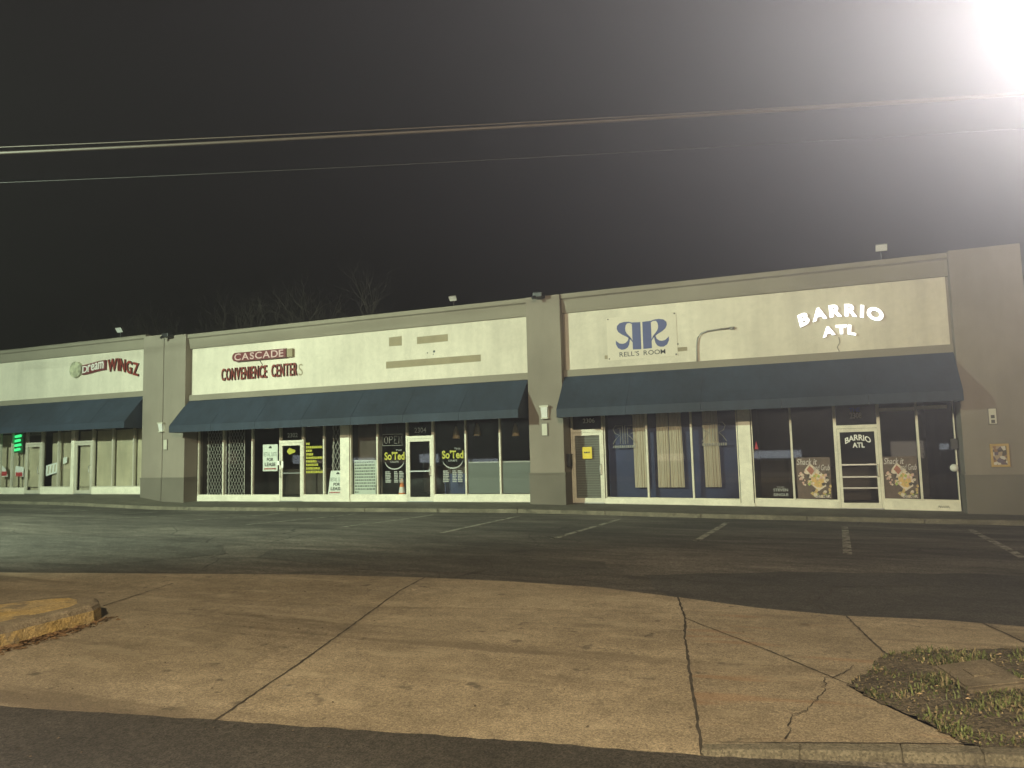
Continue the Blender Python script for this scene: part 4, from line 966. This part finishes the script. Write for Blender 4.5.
def grass_mesh(count, hmin, hmax, seedk, leafy=.5):
    rgg = random.Random(seedk); mb = MB(); made = 0; tries = 0
    while made < count and tries < count*30:
        tries += 1
        x = rgg.uniform(.1,3.6) if rgg.random() < .9 else rgg.uniform(3.6,8); y = rgg.uniform(-17.4,-14.3)
        if not inside(x, y, VERGE) or inside(x, y, LIDB): continue
        cl = clump(x, y)
        if rgg.random() > .04+1.0*cl*cl: continue
        if (x-.62)**2+(y+15.9)**2 < .03: continue
        h = rgg.uniform(hmin, hmax)*(.45+.75*cl); a = rgg.uniform(0, 6.28); ln = rgg.uniform(.3,1.3)*h; wd = rgg.uniform(.003,.007)
        if rgg.random() < leafy:
            z = gp(x)+H+.018+rgg.uniform(.004,1)*h*.6; r_ = rgg.uniform(.005,.012); t1, t2 = rgg.uniform(-.6,.6), rgg.uniform(-.6,.6); c0, s0 = math.cos(a)*r_, math.sin(a)*r_
            mb.poly([(x-c0,y-s0,z-t1*r_),(x+s0*.7,y-c0*.7,z+t2*r_),(x+c0,y+s0,z+t1*r_),(x-s0*.7,y+c0*.7,z-t2*r_)]); made += 1; continue
        if rgg.random() < .04: h *= 2.2
        z = gp(x)+H+.02; dx, dy = math.cos(a), math.sin(a)
        p0 = Vector((x,y,z)); p1 = p0+Vector((dx*ln*.4,dy*ln*.4,h*.65)); p2 = p0+Vector((dx*ln,dy*ln,h)); s = Vector((-dy,dx,0))*wd
        mb.poly([p0-s,p0+s,p1+s*.8,p1-s*.8]); mb.poly([p1-s*.8,p1+s*.8,p2]); made += 1
    return mb
tag(grass_mesh(11000,.015,.048,1).build('grass', mat('grass_green', (.095,.115,.038), .7, noise=[(2.2,.6,1.5,3,U),(60,.5,1.5,2,U)])), 'short ragged green grass on the verge', None, None, 'stuff')
tag(grass_mesh(9000,.012,.04,2).build('dry_grass', mat('grass_dry', (.19,.155,.085), .8, noise=[(3,.5,1.4,3,U),(60,.5,1.5,2,U)])), 'dry straw coloured grass among the green on the verge', None, None, 'stuff')
sp = []
while len(sp) < 420:
    x, y = rg.uniform(.2,3.0), rg.uniform(-17.4,-15.0)
    if inside(x, y, VERGE) and not inside(x, y, LIDB): sp.append((x, y, gp(x)+H+rg.uniform(.022,.05)))
leaves('verge_leaves', sp, mat('pale_leaf', (.27,.20,.12), .9, noise=[(5,.5,1.5,3,U)]), 'pale fallen leaves lying in the grass of the verge', (.007,.022), 6)
ml = tag(empty('meter_lid', (1.01,-16.05,gp(1.0)+H+.02)), 'square concrete utility box lid set in the grass verge', 'box lid')
LC = concrete('lid_concrete', .72)
z0, z1 = gp(1.0)+H-.02, gp(1.0)+H+.052
m = MB(); m.prism(LIDB, 'z', z0, z1-.012); m.build('box_rim', LC, ml, bevel=.008)
m = MB(); m.prism(LID, 'z', z1-.012, z1); m.build('lid', LC, ml, bevel=.006)
cx_, cy_ = 1.03,-15.95; ax = Vector((.357,.288)).normalized(); ay = Vector((.12,-.51)).normalized()
m = MB(); m.prism([tuple(Vector((cx_,cy_))+ax*a+ay*b) for a, b in ((-.10,-.09),(.10,-.09),(.10,.09),(-.10,.09))], 'z', z1, z1+.008); m.build('reader_flap', concrete('flap', .85), ml)

# ------------------------------------------------------------------ overhead lines
WIRE = mat('cable_sheath', (.055,.041,.03), .6)
WIRE2 = mat('cable_thin', (.012,.011,.010), .6)
def wire(p, q, sag, rad, mtl, label):
    m = MB(); p, q = Vector(p), Vector(q); n = 40; pts = []
    for i in range(n+1):
        t = i/n; v = p.lerp(q, t); v.z -= sag*4*t*(1-t); pts.append(v)
    m.tube(pts, rad, 8); tag(m.build('power_line', mtl, None, p, True), label, 'cable', 'overhead lines crossing the sky')
d_ = Vector((3.61+15.19, -6.69+12.54)); 
wire((-25.0,-15.6,8.25),(13,-3.75,8.1), .25, .032, WIRE, 'thick bundled cable, brightest of the lines crossing the sky')
wire((-25.0,-15.6,8.42),(13,-3.45,8.22), .25, .013, WIRE, 'thin wire running just above the thick cable')
wire((-25.0,-15.0,7.85),(13,-3.1,7.7), .25, .008, WIRE2, 'faint thin wire, lowest of the lines crossing the sky')

# ------------------------------------------------------------------ bare trees behind the roof
BARK = mat('bare_bark', (.11,.095,.075), .9, noise=[(6,.7,1.3,4,U)])
def tree(x, y, h, seed, label):
    rg = random.Random(seed); t = tag(empty('bare_tree', (x, y, -.3)), label, 'tree', 'bare trees behind the roof')
    tm, bm_ = MB(), MB(); base = Vector((x,y,-.3)); top = base+Vector((rg.uniform(-.4,.4),rg.uniform(-.3,.3),h*.42))
    tm.tube([base, base.lerp(top,.5)+Vector((rg.uniform(-.1,.1),0,0)), top], [.22,.17,.12], 8); tm.build('trunk', BARK, t, smooth=True)
    def grow(p, d, L_, r, k):
        a = p; pts = [a]; n = 3
        for i in range(n):
            d = (d+Vector((rg.gauss(0,.16),rg.gauss(0,.16),rg.gauss(.04,.08)))).normalized(); a = a+d*L_/n; pts.append(a)
        bm_.tube(pts, [r*(1-.5*i/n) for i in range(n+1)], 4 if k > 1 else 6, False)
        if k >= 5: return
        for j in range(3 if k < 4 else 2):
            q = pts[rg.choice((1,2,3))] if j else pts[-1]
            nd = (d+Vector((rg.gauss(0,.55),rg.gauss(0,.55),rg.gauss(.15,.3)))).normalized()
            grow(q, nd, L_*rg.uniform(.6,.85), r*.55, k+1)
    for j in range(4):
        a = j*1.57+rg.uniform(-.4,.4); grow(top-Vector((0,0,rg.uniform(0,.8))), Vector((math.cos(a)*.7,math.sin(a)*.7,1)).normalized(), h*.22, .085, 0)
    bm_.build('branches', BARK, t)
for i, (x, y, h, lb) in enumerate([(-59.5,20,13.4,'bare tree behind the far left end of the roof'),(-51.0,20,14.6,'bare tree showing above the Dream WINGZ floodlight'),(-47.0,22,13.8,'bare tree rising behind the left double pillar'),
        (-38.5,20,14.4,'bare tree behind the roof above the CASCADE sign'),(-34.5,21,14.8,'bare tree behind the roof between the CASCADE sign and the paint patches'),(-28.4,20,13.6,'bare tree behind the roof right of the middle floodlight'),(-55.0,24,15.4,'taller bare tree between the far left end and the Dream WINGZ floodlight'),(-42.5,21,13.2,'low bare tree just right of the left double pillar')]):
    tree(x, y, h, 40+i, lb)

# ------------------------------------------------------------------ street lamps (they light the place)
LENSLIT = {}
def street_lamp(cfg, label, size=.12):
    fx, fy = cfg['foot']; hx, hy, hz = cfg['head']; z = gp(fx)
    t = tag(empty('street_lamp', (fx, fy, z)), label, 'street lamp', 'street lamps round the lot')
    m = MB(); m.tube([(fx,fy,z),(fx,fy,z+4),(fx,fy,hz+.15)], [.11,.09,.07], 12); m.tube([(fx,fy,z),(fx,fy,z+.15)], .17, 12); m.build('pole', GREYM, t, smooth=True)
    d = Vector((hx-fx, hy-fy, 0)); L_ = d.length; d.normalize(); s = Vector((-d.y, d.x, 0))
    m = MB(); m.tube([(fx,fy,hz),(fx+d.x*L_*.5,fy+d.y*L_*.5,hz+.28),(hx-d.x*.3,hy-d.y*.3,hz+.16)], .04, 8); m.build('arm', GREYM, t, smooth=True)
    m = MB(); c = Vector((hx,hy,hz+.12)); q = []
    for zz, kx, ky in ((0,.34,.16),(.13,.26,.10)):
        for a, b in ((-1,-1),(1,-1),(1,1),(-1,1)): q.append(c+d*a*kx+s*b*ky+Vector((0,0,zz)))
    m.hexa(q); m.build('lamp_head', GREYM, t, bevel=.02)
    m = MB(); m.poly([c+d*a*.26+s*b*.12-Vector((0,0,.004)) for a, b in ((-1,-1),(1,-1),(1,1),(-1,1))]); m.build('lens', mat('lamp_glow', (.9,.9,.9), .5, emit=(cfg['color'], 40)), t)
    l = bpy.data.lights.new('bulb', 'SPOT'); l.energy = cfg['power']; l.color = cfg['color']; l.spot_size = R(cfg.get('cone', 165)); l.spot_blend = .6; l.shadow_soft_size = size
    lo = bpy.data.objects.new('bulb', l); col.objects.link(lo); lo.parent = t
    p = Vector((hx,hy,hz-.02)); lo.location = p-WL[t]
    lo.rotation_euler = (Vector(cfg['aim'])-p).to_track_quat('-Z', 'Y').to_euler()
street_lamp(LAMP_A, 'street lamp across the lot whose light greens the middle shopfronts')
street_lamp(LAMP_B, 'street lamp by the road lighting the driveway')
street_lamp(LAMP_C, 'bright street lamp just beyond the upper right')

# ------------------------------------------------------------------ added shop across the road, out of view, for the glass to mirror
rs = tag(empty('added_shop', (-30,-62,-1)), 'added long low shop out of view across the road, lit for the dark glass to mirror', 'building')
m = MB(); m.box(-130,20,-70,-62,-1.5,5.2); m.build('wall', STUCCO_LOW, rs)
rg = random.Random(17); WARMW = [mat('added_glow_warm', (.5,.5,.5), .5, emit=((1.0,.80,.52), 1.5)), mat('added_glow_white', (.5,.5,.5), .5, emit=((.85,.95,1.0), 2.2)), mat('added_glow_dim', (.5,.5,.5), .5, emit=((1.0,.72,.45), .5))]  # glowing panes at random, added to give the glass reflections
x = -128
while x < 16:
    ww = rg.uniform(1.2,5.5)
    if rg.random() < .62:
        zz = rg.uniform(-.2,.9); m = MB(); m.box(x, x+ww, -62.0, -61.95, zz, zz+rg.uniform(.5,2.4)); m.build('window', rg.choice(WARMW), rs)
    x += ww+rg.uniform(.5,4.5)

# ------------------------------------------------------------------ added mist standing in for lens glare
hz = MB(); hz.box(-155,155,-145,155,-7,18)
hm = bpy.data.materials.new('glare_haze'); hm.use_nodes = True; N = hm.node_tree.nodes; L = hm.node_tree.links
N.remove(N['Principled BSDF']); pv = N.new('ShaderNodeVolumePrincipled'); pv.inputs['Color'].default_value = (.92,.90,.90,1)
pv.inputs['Density'].default_value = HAZE_DENSITY; pv.inputs['Anisotropy'].default_value = HAZE_G
L.new(pv.outputs[0], N['Material Output'].inputs['Volume'])
ho = hz.build('glare_haze', hm); ho['kind'] = 'stuff'; ho['label'] = 'thin mist added to stand in for lens glare round the street lamp'
